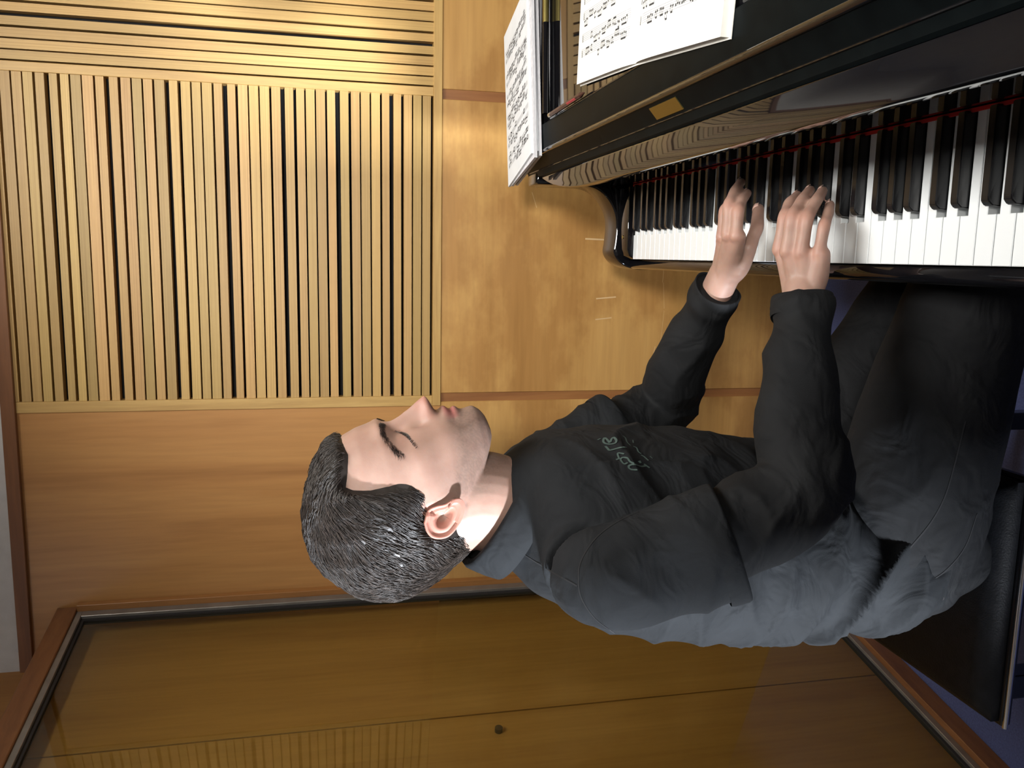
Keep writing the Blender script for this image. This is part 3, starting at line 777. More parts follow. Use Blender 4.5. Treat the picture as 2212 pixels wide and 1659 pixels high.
def loft(path, radii, ref=(0, 1, 0), n=28, sub=5, closed_caps=True):
    """smooth tube through centres; radii = (along ref, across)"""
    C = catmull([tuple(p) for p in path], sub); Rr = catmull([tuple(r) if hasattr(r, '__len__') else (r, r) for r in radii], sub)
    V, F = [], []
    m = len(C)
    refv = np.array(ref, float)
    for i in range(m):
        t = (C[min(i+1, m-1)] - C[max(i-1, 0)]); t = t / (np.linalg.norm(t) + 1e-12)
        a = refv - t * (refv @ t); a /= (np.linalg.norm(a) + 1e-12); b = np.cross(t, a)
        for k in range(n):
            an = 2 * math.pi * k / n
            V.append(C[i] + a * math.cos(an) * Rr[i][0] + b * math.sin(an) * Rr[i][1])
    for i in range(m - 1):
        for k in range(n):
            F.append((i*n + k, i*n + (k+1) % n, (i+1)*n + (k+1) % n, (i+1)*n + k))
    # rounded caps
    for end in (0, m - 1):
        t = (C[1] - C[0]) if end == 0 else (C[-1] - C[-2]); t = t / (np.linalg.norm(t) + 1e-12) * (-1 if end == 0 else 1)
        rr = min(Rr[end]); prev = [end * n + k for k in range(n)]
        if closed_caps == 'flat':
            V.append(C[end]); c = len(V) - 1
            for k in range(n): F.append((prev[k], prev[(k+1) % n], c))
            continue
        for s in (0.5, 0.85):
            cur = []
            for k in range(n):
                p = C[end] + (V[end*n + k] - C[end]) * math.sqrt(1 - s*s) + t * rr * s
                V.append(p); cur.append(len(V) - 1)
            for k in range(n): F.append((prev[k], prev[(k+1) % n], cur[(k+1) % n], cur[k]))
            prev = cur
        V.append(C[end] + t * rr); c = len(V) - 1
        for k in range(n): F.append((prev[k], prev[(k+1) % n], c))
    return V, F

def rings(rows, yc, n=48, p=2.3):
    """stack of horizontal superellipses: rows (z, x_front, x_back, half_width[, y_shift])"""
    rows = catmull([tuple(r) for r in rows], 5)
    V, F = [], []
    for r in rows:
        z, xf, xb, w = r[:4]; xc = (xf + xb) / 2; a = abs(xf - xb) / 2
        for k in range(n):
            an = 2 * math.pi * k / n; c, s = math.cos(an), math.sin(an)
            V.append(np.array((xc + a * math.copysign(abs(c) ** (2/p), c), yc + w * math.copysign(abs(s) ** (2/p), s), z)))
    m = len(rows)
    for i in range(m - 1):
        for k in range(n): F.append((i*n + k, i*n + (k+1) % n, (i+1)*n + (k+1) % n, (i+1)*n + k))
    F.append(tuple(range(n))[::-1]); F.append(tuple((m-1)*n + k for k in range(n)))
    return V, F

def fuse(name, parts, voxel, smooth_it=4, factor=0.5):
    """melt overlapping closed shapes into one continuous skin"""
    V, F = [], []
    for v, f in parts:
        k = len(V); V += [tuple(q) for q in v]; F += [tuple(i + k for i in g) for g in f]
    me = mesh(name + '_raw', V, F)
    bm = bmesh.new(); bm.from_mesh(me); bmesh.ops.recalc_face_normals(bm, faces=bm.faces[:]); bm.to_mesh(me); bm.free()
    o = bpy.data.objects.new(name + '_raw', me); col.objects.link(o)
    r = o.modifiers.new('r', 'REMESH'); r.mode = 'VOXEL'; r.voxel_size = voxel; r.use_smooth_shade = True
    s = o.modifiers.new('s', 'SMOOTH'); s.factor = factor; s.iterations = smooth_it
    dg = bpy.context.evaluated_depsgraph_get(); dg.update()
    out = bpy.data.meshes.new_from_object(o.evaluated_get(dg)); out.name = name
    bpy.data.objects.remove(o, do_unlink=True); bpy.data.meshes.remove(me)
    out.polygons.foreach_set('use_smooth', [True] * len(out.polygons))
    return out

def get_co(me):
    a = np.empty(len(me.vertices) * 3); me.vertices.foreach_get('co', a); return a.reshape(-1, 3)
def get_no(me):
    a = np.empty(len(me.vertices) * 3); me.vertices.foreach_get('normal', a); return a.reshape(-1, 3)
def set_co(me, a):
    me.vertices.foreach_set('co', a.ravel()); me.update()

def cloth_folds(me, fn):
    co, no = get_co(me), get_no(me)
    d = np.array([fn(Vector(p)) for p in co])
    set_co(me, co + no * d[:, None])

def ridge(v, seed, sharp=2.0):
    """ridged noise in 0..1, 1 on crests"""
    return (1 - abs(mnoise.noise(v + Vector((seed, seed * 0.7, -seed))))) ** sharp

# ---- head, built in its own upright frame and tilted back a little
PY = 1.03
HC = np.array((-0.309, PY, 1.2472)); TAU = math.radians(13.0)
ct_, st_ = math.cos(TAU), math.sin(TAU)
def head_to_world(p):
    x, y, z = p
    return np.array((HC[0] + x * ct_ - z * st_, HC[1] + y, HC[2] + x * st_ + z * ct_))
def world_to_head(P):
    d = P - HC
    return np.stack((d[:, 0] * ct_ + d[:, 2] * st_, d[:, 1], -d[:, 0] * st_ + d[:, 2] * ct_), 1)

fz = [-.121, -.1185, -.1135, -.106, -.0966, -.087, -.0764, -.065, -.0557, -.043, -.026, -.011, 0, .007, .0162, .0238, .0434, .063, .08, .095, .105, .113, .1185]
fx = [.070, .083, .0915, .0965, .0975, .0978, .1010, .1030, .1035, .1015, .1005, .1010, .1030, .1065, .1100, .1095, .1070, .1010, .088, .072, .055, .035, .005]
bz = [-.121, -.115, -.105, -.09, -.075, -.06, -.045, -.035, -.018, .004, .025, .045, .065, .085, .10, .11, .117, .1185]
bx = [.055, .043, .024, -.002, -.026, -.046, -.068, -.083, -.092, -.100, -.106, -.105, -.098, -.085, -.068, -.05, -.03, -.01]
wz = [-.121, -.115, -.105, -.09, -.075, -.06, -.04, -.02, 0, .025, .045, .065, .085, .10, .11, .116, .1185]
ww = [.010, .024, .036, .048, .0575, .0635, .068, .0715, .0735, .0755, .0750, .0715, .064, .055, .044, .030, .008]
mz = [-.121, -.105, -.09, -.075, -.05, -.02, .02, .06, .1185]
mx = [.062, .052, .038, .022, .012, .006, -.012, -.015, -.012]
def g(v, s): return math.exp(-(v / s) ** 2)
def head_point(an, z):
    c, s = math.cos(an), math.sin(an)
    xf, xb, w, xm = interp(z, fz, fx), interp(z, bz, bx), interp(z, wz, ww), interp(z, mz, mx)
    if c >= 0:
        e = 0.92 if z > 0 else interp(z, [-.12, -.09, -.05, 0], [1.08, 1.04, 0.98, 0.92])
        x = xm + (xf - xm) * abs(c) ** e
    else: x = xm + (xb - xm) * abs(c) ** 0.9
    y = w * math.copysign(abs(s) ** (0.88 if c >= 0 else 0.95), s)
    ay = abs(y)
    if c > 0:
        # nose
        tipx = interp(z, [-.060, -.0565, -.0535, -.050, -.043, -.026, -.011, 0.0, .008], [0, .006, .0165, .0255, .0245, .0165, .0090, .0030, 0])
        nw = interp(z, [-.058, -.05, -.04, -.02, 0.0], [.0105, .0115, .0095, .0070, .0070])
        x += tipx * g(y, nw)
        x += 0.0095 * g(ay - .0135, .0062) * g(z + .0475, .0075)          # wings of the nose
        x -= 0.0055 * g(ay - .0185, .006) * g(z + .036, .012)              # crease beside them
        # eye sockets, lids, brow ridge, cheekbones
        x -= 0.0105 * g(ay - .029, .0130) * g(z + .008, .0105)
        x -= 0.0050 * g(ay - .014, .006) * g(z + .006, .010)
        x += 0.0072 * g(ay - .031, .0105) * g(z + .0085, .0075)
        x += 0.0030 * g(ay - .028, .018) * g(z - .0165, .006)
        y += math.copysign(0.0035, y) * g(ay - .060, .02) * g(z + .028, .016) * (1 if ay > .02 else 0)
        # lips and the dent below
        x += 0.0072 * g(y, .0185) * g(z + .0690, .0052)
        x += 0.0066 * g(y, .0165) * g(z + .0825, .0050)
        x -= 0.0035 * g(y, .020) * g(z + .0765, .0018)
        x -= 0.0018 * g(y, .004) * g(z + .061, .005)
        x -= 0.0030 * g(ay - .026, .006) * g(z + .077, .009)
        x += 0.0032 * g(y, .014) * g(z + .1040, .010)
    return (x, y, z)

def build_head():
    zs = np.concatenate((np.linspace(-.121, -.09, 14)[:-1], np.linspace(-.09, .03, 74)[:-1], np.linspace(.03, .1185, 34)))
    n = 128; V, F = [], []
    for z in zs:
        for k in range(n):
            an = 2 * math.pi * k / n
            V.append(head_to_world(head_point(an, float(z))))
    m = len(zs)
    for i in range(m - 1):
        for k in range(n): F.append((i*n + k, i*n + (k+1) % n, (i+1)*n + (k+1) % n, (i+1)*n + k))
    F.append(tuple(range(n))[::-1]); F.append(tuple((m-1)*n + k for k in range(n)))
    return V, F

# ---- hands
def finger(j, r0, r1):
    P = [np.array(p) for p in j]
    pts = [P[0], (P[0] + P[1]) / 2, P[1], (P[1] + P[2]) / 2, P[2], (P[2] + P[3]) / 2, P[3]]
    rr = [r0 * 1.08, r0 * 0.96, r0 * 1.02, r0 * 0.90, (r0 + r1) / 2 * 1.02, (r0 + r1) / 2 * 0.94, r1]
    return loft(pts, [(r, r * 0.94) for r in rr], (0.1, 0.9, 0.3), 18, 4)
HR = dict(w=(-0.036, 0.901, 0.7925),
          i=[(0.0144, 0.9291, 0.810), (0.0530, 0.9300, 0.805), (0.0715, 0.9500, 0.788), (0.0830, 0.9690, 0.767)],
          m=[(0.0116, 0.9080, 0.812), (0.0520, 0.9080, 0.808), (0.0730, 0.9260, 0.786), (0.0880, 0.9480, 0.763)],
          r=[(0.0101, 0.8935, 0.802), (0.0500, 0.8920, 0.799), (0.0710, 0.9080, 0.779), (0.0860, 0.9270, 0.759)],
          p=[(0.0095, 0.8790, 0.788), (0.0420, 0.8820, 0.782), (0.0580, 0.8960, 0.769), (0.0690, 0.9110, 0.758)],
          t=[(-0.0160, 0.9400, 0.778), (0.0080, 0.9620, 0.766), (0.0300, 0.9700, 0.757), (0.0500, 0.9720, 0.750)])
HL = dict(w=(-0.0318, 1.1109, 0.795),
          i=[(0.0320, 1.0400, 0.811), (0.0655, 1.0440, 0.808), (0.0810, 1.0620, 0.795), (0.0930, 1.0800, 0.778)],
          m=[(0.0344, 1.0550, 0.816), (0.0735, 1.0600, 0.814), (0.0940, 1.0790, 0.797), (0.1090, 1.0980, 0.779)],
          r=[(0.0320, 1.0790, 0.812), (0.0685, 1.0880, 0.806), (0.0840, 1.1050, 0.788), (0.0930, 1.1200, 0.768)],
          p=[(0.0270, 1.1020, 0.802), (0.0560, 1.1150, 0.793), (0.0690, 1.1280, 0.778), (0.0770, 1.1390, 0.762)],
          t=[(-0.0080, 1.0740, 0.788), (0.0190, 1.0590, 0.781), (0.0460, 1.0650, 0.768), (0.0730, 1.0910, 0.7535)])
def hand(Hd, side):
    w = np.array(Hd['w']); parts = []
    for k, r0, r1 in (('i', .0086, .0066), ('m', .0088, .0067), ('r', .0084, .0064), ('p', .0074, .0058), ('t', .0104, .0082)):
        parts.append(finger(Hd[k], r0, r1))
    # metacarpals fanned out from the wrist fill the palm
    for k, off in (('i', 0.35), ('m', 0.12), ('r', -0.12), ('p', -0.35)):
        b = np.array(Hd[k][0]); across = (np.array(Hd['i'][0]) - np.array(Hd['p'][0])); s = w + across * off * 0.55
        down = np.array((0, 0, -0.004))
        parts.append(loft([s, (s * 0.55 + b * 0.45) + down, b + down], [(.0150, .0140), (.0135, .0135), (.0098, .0100)], (0, 1, 0), 18, 4))
    ib, pb, t1 = (np.array(Hd[k][0]) for k in ('i', 'p', 't'))
    parts.append(loft([w + np.array((0.004, 0, -0.002)), w * 0.5 + (ib + pb) * 0.25 + np.array((0, 0, -0.007)), (ib + pb) / 2 + np.array((-0.006, 0, -0.008))],
                      [(.026, .017), (.030, .0145), (.030, .0110)], tuple(ib - pb), 24, 4))
    # ball of the thumb
    t2 = np.array(Hd['t'][1])
    parts.append(loft([w + np.array((0.006, 0, -0.006)), t1, t2], [(.016, .016), (.0165, .0155), (.0112, .0108)], (0, 1, 0), 18, 4))
    return parts

SR, ER = np.array((-0.356, 0.852, 1.040)), np.array((-0.246, 0.806, 0.842))
SL, EL = np.array((-0.345, 1.222, 1.035)), np.array((-0.235, 1.255, 0.815))
HEMR, HEML = np.array((-0.306, 0.818, 0.917)), SL * 0.36 + EL * 0.64
WR, WLh = np.array(HR['w']), np.array(HL['w'])
def arm(S, E, W, k=1.0):
    Hm = HEMR if S[1] < PY else HEML
    return [loft([S, Hm, E], [(.046*k, .046*k), (.043*k, .043*k), (.036*k, .036*k)], (0, 1, 0), 24, 5),
            loft([E, E * 0.65 + W * 0.35, E * 0.2 + W * 0.8, W, W * 1.0 + (W - E) * 0.06], [(.037*k, .037*k), (.037*k, .036*k), (.027, .024), (.026, .0215), (.026, .021)], (0, 1, 0), 24, 5)]

neck = loft([(-0.372, PY, 1.045), (-0.345, PY, 1.085), (-0.322, PY, 1.125), (-0.312, PY, 1.165), (-0.325, PY, 1.205)],
            [(.070, .062), (.066, .0635), (.0625, .0640), (.0625, .0640), (.0600, .0620)], (0, 1, 0), 32, 5)
torso_in = rings([(0.54, -0.34, -0.43, .13), (0.62, -0.32, -0.455, .14), (0.74, -0.285, -0.475, .142), (0.86, -0.25, -0.475, .15), (0.95, -0.245, -0.465, .155), (1.03, -0.25, -0.435, .145), (1.075, -0.27, -0.425, .11), (1.10, -0.28, -0.41, .07)], PY)
KR, KL = np.array((0.045, 0.893, 0.535)), np.array((0.05, 1.135, 0.400))
AR, AL = np.array((0.10, 0.93, 0.075)), np.array((0.06, 1.15, 0.075))
def leg(Hp, K, A, k=1.0):
    return [loft([Hp, Hp * 0.6 + K * 0.4, K], [(.082*k, .082*k), (.074*k, .074*k), (.054*k, .054*k)], (0, 1, 0), 24, 5),
            loft([K, K * 0.7 + A * 0.3, A], [(.054*k, .054*k), (.052*k, .052*k), (.034, .034)], (0, 1, 0), 24, 5)]
HPR, HPL = np.array((-0.375, 0.940, 0.602)), np.array((-0.375, 1.120, 0.598))
parts = [build_head(), neck, torso_in] + hand(HR, -1) + hand(HL, 1) + arm(SR, ER, WR) + arm(SL, EL, WLh) + leg(HPR, KR, AR) + leg(HPL, KL, AL)
body_me = fuse('person', parts, 0.0021, 5, 0.5)

# ---- ear (right and left), modelled finely and joined to the same skin
ear_o = [(-.0069, -.0089), (-.0180, -.0095), (-.0262, -.0140), (-.0305, -.0225), (-.0305, -.0340), (-.0240, -.0445), (-.0165, -.0518), (-.0070, -.0585), (.0020, -.0615),
         (.0088, -.0590), (.0105, -.0510), (.0075, -.0400), (.0078, -.0270), (.0050, -.0165)]
oc = catmull(ear_o + [ear_o[0]], 6)[:-1]
def build_ear(sgn):
    n = len(oc); c0 = np.array((-.0075, -.0335)); V, F = [], []
    rs = [1.0, 0.99, 0.955, 0.90, 0.84, 0.78, 0.70, 0.60, 0.50, 0.42, 0.34, 0.22, 0.10]
    hp = {1.0: .0090, .99: .0118, .955: .0140, .90: .0142, .84: .0118, .78: .0092, .70: .0090, .60: .0108, .50: .0098, .42: .0058, .34: .0015, .22: -.0015, .10: -.0030}
    def lift(q):    # stands away from the head towards the back
        return 0.0685 + 0.006 * max(0, min(1, (0.010 - q[0]) / 0.035)) - 0.02 * max(0, -(q[1] + 0.0)) * 0.0
    for r in rs:
        for q in oc:
            p = c0 + (q - c0) * r; h = hp[r] * 0.8
            if q[1] < -.05: h = .0105 if r > .75 else h * 0.9 + 0.001          # soft lobe
            if q[0] > .002 and q[1] > -.05: h = h * 0.6
            V.append(head_to_world((p[0], sgn * (lift(p) + h), p[1])))
    k0 = len(V)
    for r, h in ((0.985, .0060), (0.90, .0015), (0.72, -.010), (0.55, -.022)):   # back of the shell down to the skull
        for q in oc:
            p = c0 + (q - c0) * r; V.append(head_to_world((p[0] + (0.004 if r < .8 else 0), sgn * (lift(p) + h), p[1])))
    for i in range(len(rs) - 1):
        for k in range(n): F.append((i*n + k, i*n + (k+1) % n, (i+1)*n + (k+1) % n, (i+1)*n + k))
    V.append(head_to_world((c0[0], sgn * (lift(c0) - .0035), c0[1]))); c = len(V) - 1
    L = (len(rs) - 1) * n
    for k in range(n): F.append((L + k, L + (k+1) % n, c))
    prev = 0
    for i in range(4):
        cur = k0 + i * n
        for k in range(n): F.append((prev + (k+1) % n, prev + k, cur + k, cur + (k+1) % n))
        prev = cur
    return V, F
bm = bmesh.new(); bm.from_mesh(body_me)
for sgn in (-1, 1):
    V, F = build_ear(sgn)
    vs = [bm.verts.new(v) for v in V]
    fs = [bm.faces.new([vs[i] for i in f]) for f in F]
    bmesh.ops.recalc_face_normals(bm, faces=fs)
    for f in fs: f.smooth = True
bm.to_mesh(body_me); bm.free()

# ---- skin colour: lips, beard shadow, flushed ears, nose and knuckles are the skin's own; shade of nostrils, mouth line and lids is painted in
co = get_co(body_me); hl = world_to_head(co)
base = np.array((0.325, 0.203, 0.158)); colr = np.tile(base, (len(co), 1))
def mixc(mask, rgb): 
    global colr
    colr = colr * (1 - mask[:, None]) + np.array(rgb) * mask[:, None]
X, Yy, Zz = hl[:, 0], np.abs(hl[:, 1]), hl[:, 2]
sm_ = lambda v, a, b: np.clip((v - a) / (b - a), 0, 1)
face = sm_(X, -0.03, 0.0)
beard = np.clip(sm_(-Zz, .060, .078) * sm_(X, -.005, .03) + sm_(-Zz, .030, .07) * sm_(X, -0.005, .012) * (1 - sm_(X, .03, .06)) * sm_(Yy, .05, .06), 0, 1) * (Zz > -.135)
upper = np.exp(-((Zz + .062) / .006) ** 2) * np.exp(-(Yy / .022) ** 4) * (X > .08)
rng_ = np.random.RandomState(4); speck = 0.75 + 0.5 * rng_.rand(len(co))
mixc(np.clip(np.maximum(beard * 0.62, upper * 0.4) * speck, 0, 0.8), (0.15, 0.105, 0.085))
mixc(0.5 * np.exp(-((Zz + .047) / .014) ** 2 - (Yy / .02) ** 2) * (X > .1), (0.42, 0.17, 0.13))
lips = (np.exp(-((Zz + .0755) / .0085) ** 4) * np.exp(-(Yy / .0225) ** 4)) * (X > .095)
mixc(np.clip(lips * 0.8, 0, 1), (0.34, 0.105, 0.10))
nostril_shade = np.exp(-((Zz + .0548) / .0030) ** 2 - ((Yy - .0085) / .0042) ** 2) * (X > .09)
mixc(np.clip(nostril_shade * 0.9, 0, 1), (0.09, 0.035, 0.03))  # no holes modelled: the shade of the nostrils is painted into the colour
mouth_shade = np.exp(-((Zz + .0765) / .0013) ** 2) * np.exp(-(Yy / .024) ** 6) * (X > .09)
mixc(np.clip(mouth_shade * 0.8, 0, 1), (0.13, 0.045, 0.04))  # shade in the crease between the lips, painted as a dark line
earm = ((X > -.035) & (X < .015) & (Zz > -.064) & (Zz < -.005) & (Yy > .0715)).astype(float)
mixc(earm * 0.45, (0.50, 0.17, 0.125))
lid = np.exp(-((Zz + .008) / .010) ** 2 - ((Yy - .031) / .016) ** 2) * (X > .06)
mixc(lid * 0.35, (0.30, 0.16, 0.12))  # eyelid shading painted into the skin colour
knuck = np.zeros(len(co))
for Hd in (HR, HL):
    for k in 'imrp':
        for q in Hd[k][:2]:
            knuck += np.exp(-np.sum((co - np.array(q)) ** 2, 1) / 0.010 ** 2)
mixc(np.clip(knuck, 0, 1) * 0.30, (0.58, 0.26, 0.19))
ca = body_me.color_attributes.new('skin_tone', 'FLOAT_COLOR', 'POINT')
ca.data.foreach_set('color', np.concatenate((colr, np.ones((len(co), 1))), 1).ravel())
m, nt, b = new_mat('skin'); Lk = nt.links
at = N(nt, 'ShaderNodeVertexColor', layer_name='skin_tone')
nz = N(nt, 'ShaderNodeTexNoise', Scale=60.0, Detail=4.0); tc = N(nt, 'ShaderNodeTexCoord'); Lk.new(tc.outputs['Object'], nz.inputs['Vector'])
mx_ = N(nt, 'ShaderNodeMix', data_type='RGBA', blend_type='MULTIPLY'); mx_.inputs[0].default_value = 0.35
rp = N(nt, 'ShaderNodeValToRGB'); rp.color_ramp.elements[0].color = (0.72, 0.60, 0.58, 1); rp.color_ramp.elements[0].position = 0.3; rp.color_ramp.elements[1].position = 0.65
Lk.new(nz.outputs['Fac'], rp.inputs['Fac']); Lk.new(at.outputs['Color'], mx_.inputs[6]); Lk.new(rp.outputs['Color'], mx_.inputs[7])
Lk.new(mx_.outputs[2], b.inputs['Base Color'])
b.inputs['Roughness'].default_value = 0.48; b.inputs['Specular IOR Level'].default_value = 0.35
b.inputs['Subsurface Weight'].default_value = 0.25; b.inputs['Subsurface Radius'].default_value = (1.0, 0.25, 0.12); b.inputs['Subsurface Scale'].default_value = 0.006
n2 = N(nt, 'ShaderNodeTexNoise', Scale=900.0, Detail=2.0); Lk.new(tc.outputs['Object'], n2.inputs['Vector'])
bp = N(nt, 'ShaderNodeBump', Strength=0.12, Distance=0.0006); Lk.new(n2.outputs['Fac'], bp.inputs['Height']); Lk.new(bp.outputs['Normal'], b.inputs['Normal'])
M['skin'] = m
person = link('person', body_me, M['skin'])
tag(person, 'young man with short dark hair and dark clothes playing the piano', 'person')
# ---- hair
M['hair'] = None
m, nt, b = new_mat('dark_hair'); Lk = nt.links
at = N(nt, 'ShaderNodeVertexColor', layer_name='hair_tone'); Lk.new(at.outputs['Color'], b.inputs['Base Color'])
b.inputs['Roughness'].default_value = 0.45; b.inputs["Specular IOR Level"].default_value = 0.38
M['hair'] = m
hzf = [-.075, -.0264, -.0132, .0162, .0434, .0632, .0855, .1046, .1216, .1290, .1330]
hxf = [.02, .06, .075, .095, .104, .1075, .0955, .0735, .040, .020, -.004]
hzb = [-.075, -.0658, -.0463, -.0188, .0039, .0257, .046, .0683, .0892, .103, .1103, .1243, .1313, .1330]
hxb = [-.070, -.0775, -.089, -.1025, -.1108, -.1175, -.1178, -.110, -.0965, -.0815, -.0715, -.056, -.038, -.012]
hzw = [-.075, -.05, -.03, 0, .025, .045, .065, .085, .105, .118, .127, .1330]
hww = [.052, .0600, .072, .0800, .0835, .0840, .0815, .076, .065, .052, .035, .010]
lx = [-.13, -.045, -.0425, -.041, -.035, -.02, -.005, .005, .012, .0145, .0228, .0297, .0366, .0427, .0506, .0581, .0737, .0917, .1062, .112]
lz = [-.072, -.068, -.05, -.03, -.014, -.008, -.004, -.010, -.012, -.0251, -.0230, -.0132, .0162, .0426, .0628, .073, .0671, .0600, .0632, .074]
def hair_point(an, z):
    c, s = math.cos(an), math.sin(an)
    xf, xb, w = interp(z, hzf, hxf), interp(z, hzb, hxb), interp(z, hzw, hww); xm = -0.012
    x = xm + ((xf - xm) * abs(c) ** 0.92 if c >= 0 else (xb - xm) * abs(c) ** 0.9)
    y = w * math.copysign(abs(s) ** 0.9, s)
    return x, y, z
hl_pts = np.array(list(zip(lx, lz))); hl_a, hl_d = hl_pts[:-1], hl_pts[1:] - hl_pts[:-1]
def hair_mask(x, z):
    q = np.array((x, z)); t = np.clip(np.sum((q - hl_a) * hl_d, 1) / np.sum(hl_d ** 2, 1), 0, 1)
    dist = float(np.min(np.linalg.norm(q - (hl_a + hl_d * t[:, None]), axis=1)))
    return max(0.0, min(1.0, (dist if z > interp(x, lx, lz) else -dist) / 0.016 + 0.45))
def build_hair():
    rs = random.Random(21)
    zs = np.concatenate((np.linspace(-.075, .10, 130)[:-1], np.linspace(.10, .1330, 30))); n = 260
    V, F, C = [], [], []; mk = []
    for z in zs:
        for k in range(n):
            an = 2 * math.pi * k / n; x, y, zz = hair_point(an, float(z)); mm = hair_mask(x, zz)
            # tufts
            v = Vector((x * 30, y * 30, zz * 14)); t = 0.0028 * (ridge(v, 3.1) - 0.55) + 0.0016 * (ridge(v * 2.6, 8.2) - 0.5)
            ms = mm * mm * (3 - 2 * mm); bx_, by_, bz_ = head_point(an, min(float(z), .117))
            q = np.array((x, y, zz)) * ms + np.array((bx_ * 0.975, by_ * 0.975, min(bz_, zz))) * (1 - ms)
            nrm = np.array((x + .012, y, (zz - .03) * 0.9)); nrm /= np.linalg.norm(nrm)
            q = q + nrm * t * mm
            V.append(head_to_world(q)); mk.append(mm)
            sh_ = 0.8 + 0.5 * ridge(v * 1.7, 5.5); C.append((0.015 * sh_, 0.0112 * sh_, 0.0092 * sh_, 1))
    m_ = len(zs)
    for i in range(m_ - 1):
        for k in range(n):
            f = (i*n + k, i*n + (k+1) % n, (i+1)*n + (k+1) % n, (i+1)*n + k)
            if max(mk[j] for j in f) > 0.02: F.append(f)
    F.append(tuple((m_-1)*n + k for k in range(n)))
    # combed strands, laid on the shell
    shell = BVHTree.FromPolygons([tuple(v) for v in V], F)
    def surf(an, z): return np.array(hair_point(an, z))
    cnt = 0
    while cnt < 15000:
        an = rs.uniform(0, 2 * math.pi); z = rs.choice((rs.uniform(-.068, .1), rs.uniform(-.068, .03), rs.uniform(.05, .1325)))
        x, y, zz = hair_point(an, z)
        if hair_mask(x, zz) < (0.30 if x > .035 else 0.40): continue
        cnt += 1
        p = np.array((x, y, zz)); nrm = np.array((x + .012, y, (zz - .03) * 1.0)); nrm /= np.linalg.norm(nrm)
        top = max(0, min(1, (zz - .055) / .05))
        # forelock goes up and back, crown back, sides down and back
        d = np.array((-1.0, 0.25 * math.sin(an * 3 + zz * 40), 0.35 if x > .06 else -0.1)) * top + np.array((-0.62, 0.0, -0.75)) * (1 - top)
        if x > .05: d = np.array((-0.75, 0.25 * (1 if y > 0 else -1) * top, 0.75))
        if x < -.07: d = np.array((-0.25, 0.12 * math.sin(zz * 60), -1.0))
        d = d + 0.55 * np.array((mnoise.noise(Vector((x*28, y*28, zz*28))), mnoise.noise(Vector((x*28+9, y*28, zz*28))), mnoise.noise(Vector((x*28, y*28+5, zz*28)))))
        d = d - nrm * (d @ nrm); d /= np.linalg.norm(d) + 1e-9
        L_ = rs.uniform(.016, .034) * (0.55 if zz < -.03 else 1); r = rs.uniform(.0004, .0009); lift = rs.uniform(.0005, .0032) * (0.6 if zz < 0 else 1)
        side = np.cross(nrm, d); tone = rs.choice((0.7, 0.9, 1.1, 1.5, 2.1)); k0 = len(V)
        for sgi in range(5):
            t = sgi / 4; q = p + d * L_ * t + nrm * (lift * math.sin(math.pi * min(1, t * 1.15)) + .0006 - 0.0022 * t * t * (1 if zz > .02 else .4) - L_ * L_ * t * t * (4.2 if zz > .03 else 1.6))
            h_ = shell.find_nearest(Vector(head_to_world(q))); rr = r * (1 - 0.8 * t)
            off_ = lift * math.sin(math.pi * min(1, t * 1.15)) + .0005 - .0012 * t * t; hn = np.array(h_[1]); wq = np.array(h_[0])
            if hn @ (wq - HC) < 0: hn = -hn
            wq = wq + hn * off_
            for a_ in range(3):
                o_ = side * math.cos(a_ * 2.094) * rr + nrm * math.sin(a_ * 2.094) * rr
                V.append(wq + o_); C.append((0.017 * tone, 0.0125 * tone, 0.0100 * tone, 1))
        for sgi in range(4):
            for a_ in range(3): F.append((k0 + sgi*3 + a_, k0 + sgi*3 + (a_+1) % 3, k0 + (sgi+1)*3 + (a_+1) % 3, k0 + (sgi+1)*3 + a_))
    me = mesh('hair', V, F)
    ca = me.color_attributes.new('hair_tone', 'FLOAT_COLOR', 'POINT'); ca.data.foreach_set('color', np.array(C).ravel())
    return me
hair = link('hair', build_hair(), M['hair'], person, True); hair['label'] = 'short dark brown hair swept back'
body_bvh = BVHTree.FromPolygons([tuple(v.co) for v in body_me.vertices], [tuple(p.vertices) for p in body_me.polygons])

def strands_on_face(name, pts, count, length, spread, direction, seed, mat, rad=.0004):
    """short hairs rooted along a curve on the face (local head coordinates)"""
    rs = random.Random(seed); C = catmull(pts, 12); V, F, T = [], [], []
    for _ in range(count):
        q = C[rs.randrange(len(C))] + np.array((0, rs.uniform(-1, 1) * spread * 0.3, rs.uniform(-1, 1) * spread))
        w = head_to_world(q); hit = body_bvh.find_nearest(Vector(w))
        p, nr = np.array(hit[0]), np.array(hit[1])
        d = head_to_world(np.array(direction) + np.array((rs.uniform(-.2, .2), rs.uniform(-.2, .2), rs.uniform(-.3, .3)))) - head_to_world((0, 0, 0))
        d = d - nr * (d @ nr) * 0.8; d /= np.linalg.norm(d); L_ = length * rs.uniform(.6, 1.2); sd = np.cross(nr, d); k0 = len(V); tn = rs.uniform(.6, 1.5)
        for s in range(3):
            t = s / 2; c = p + d * L_ * t + nr * (0.0006 + 0.0009 * math.sin(math.pi * t)); rr = rad * (1 - .75 * t)
            for a_ in range(3): V.append(c + sd * math.cos(a_ * 2.094) * rr + nr * math.sin(a_ * 2.094) * rr); T.append((.018 * tn, .013 * tn, .011 * tn, 1))
        for s in range(2):
            for a_ in range(3): F.append((k0 + s*3 + a_, k0 + s*3 + (a_+1) % 3, k0 + (s+1)*3 + (a_+1) % 3, k0 + (s+1)*3 + a_))
    me = mesh(name, V, F); ca = me.color_attributes.new('hair_tone', 'FLOAT_COLOR', 'POINT'); ca.data.foreach_set('color', np.array(T).ravel())
    return link(name, me, mat, person)
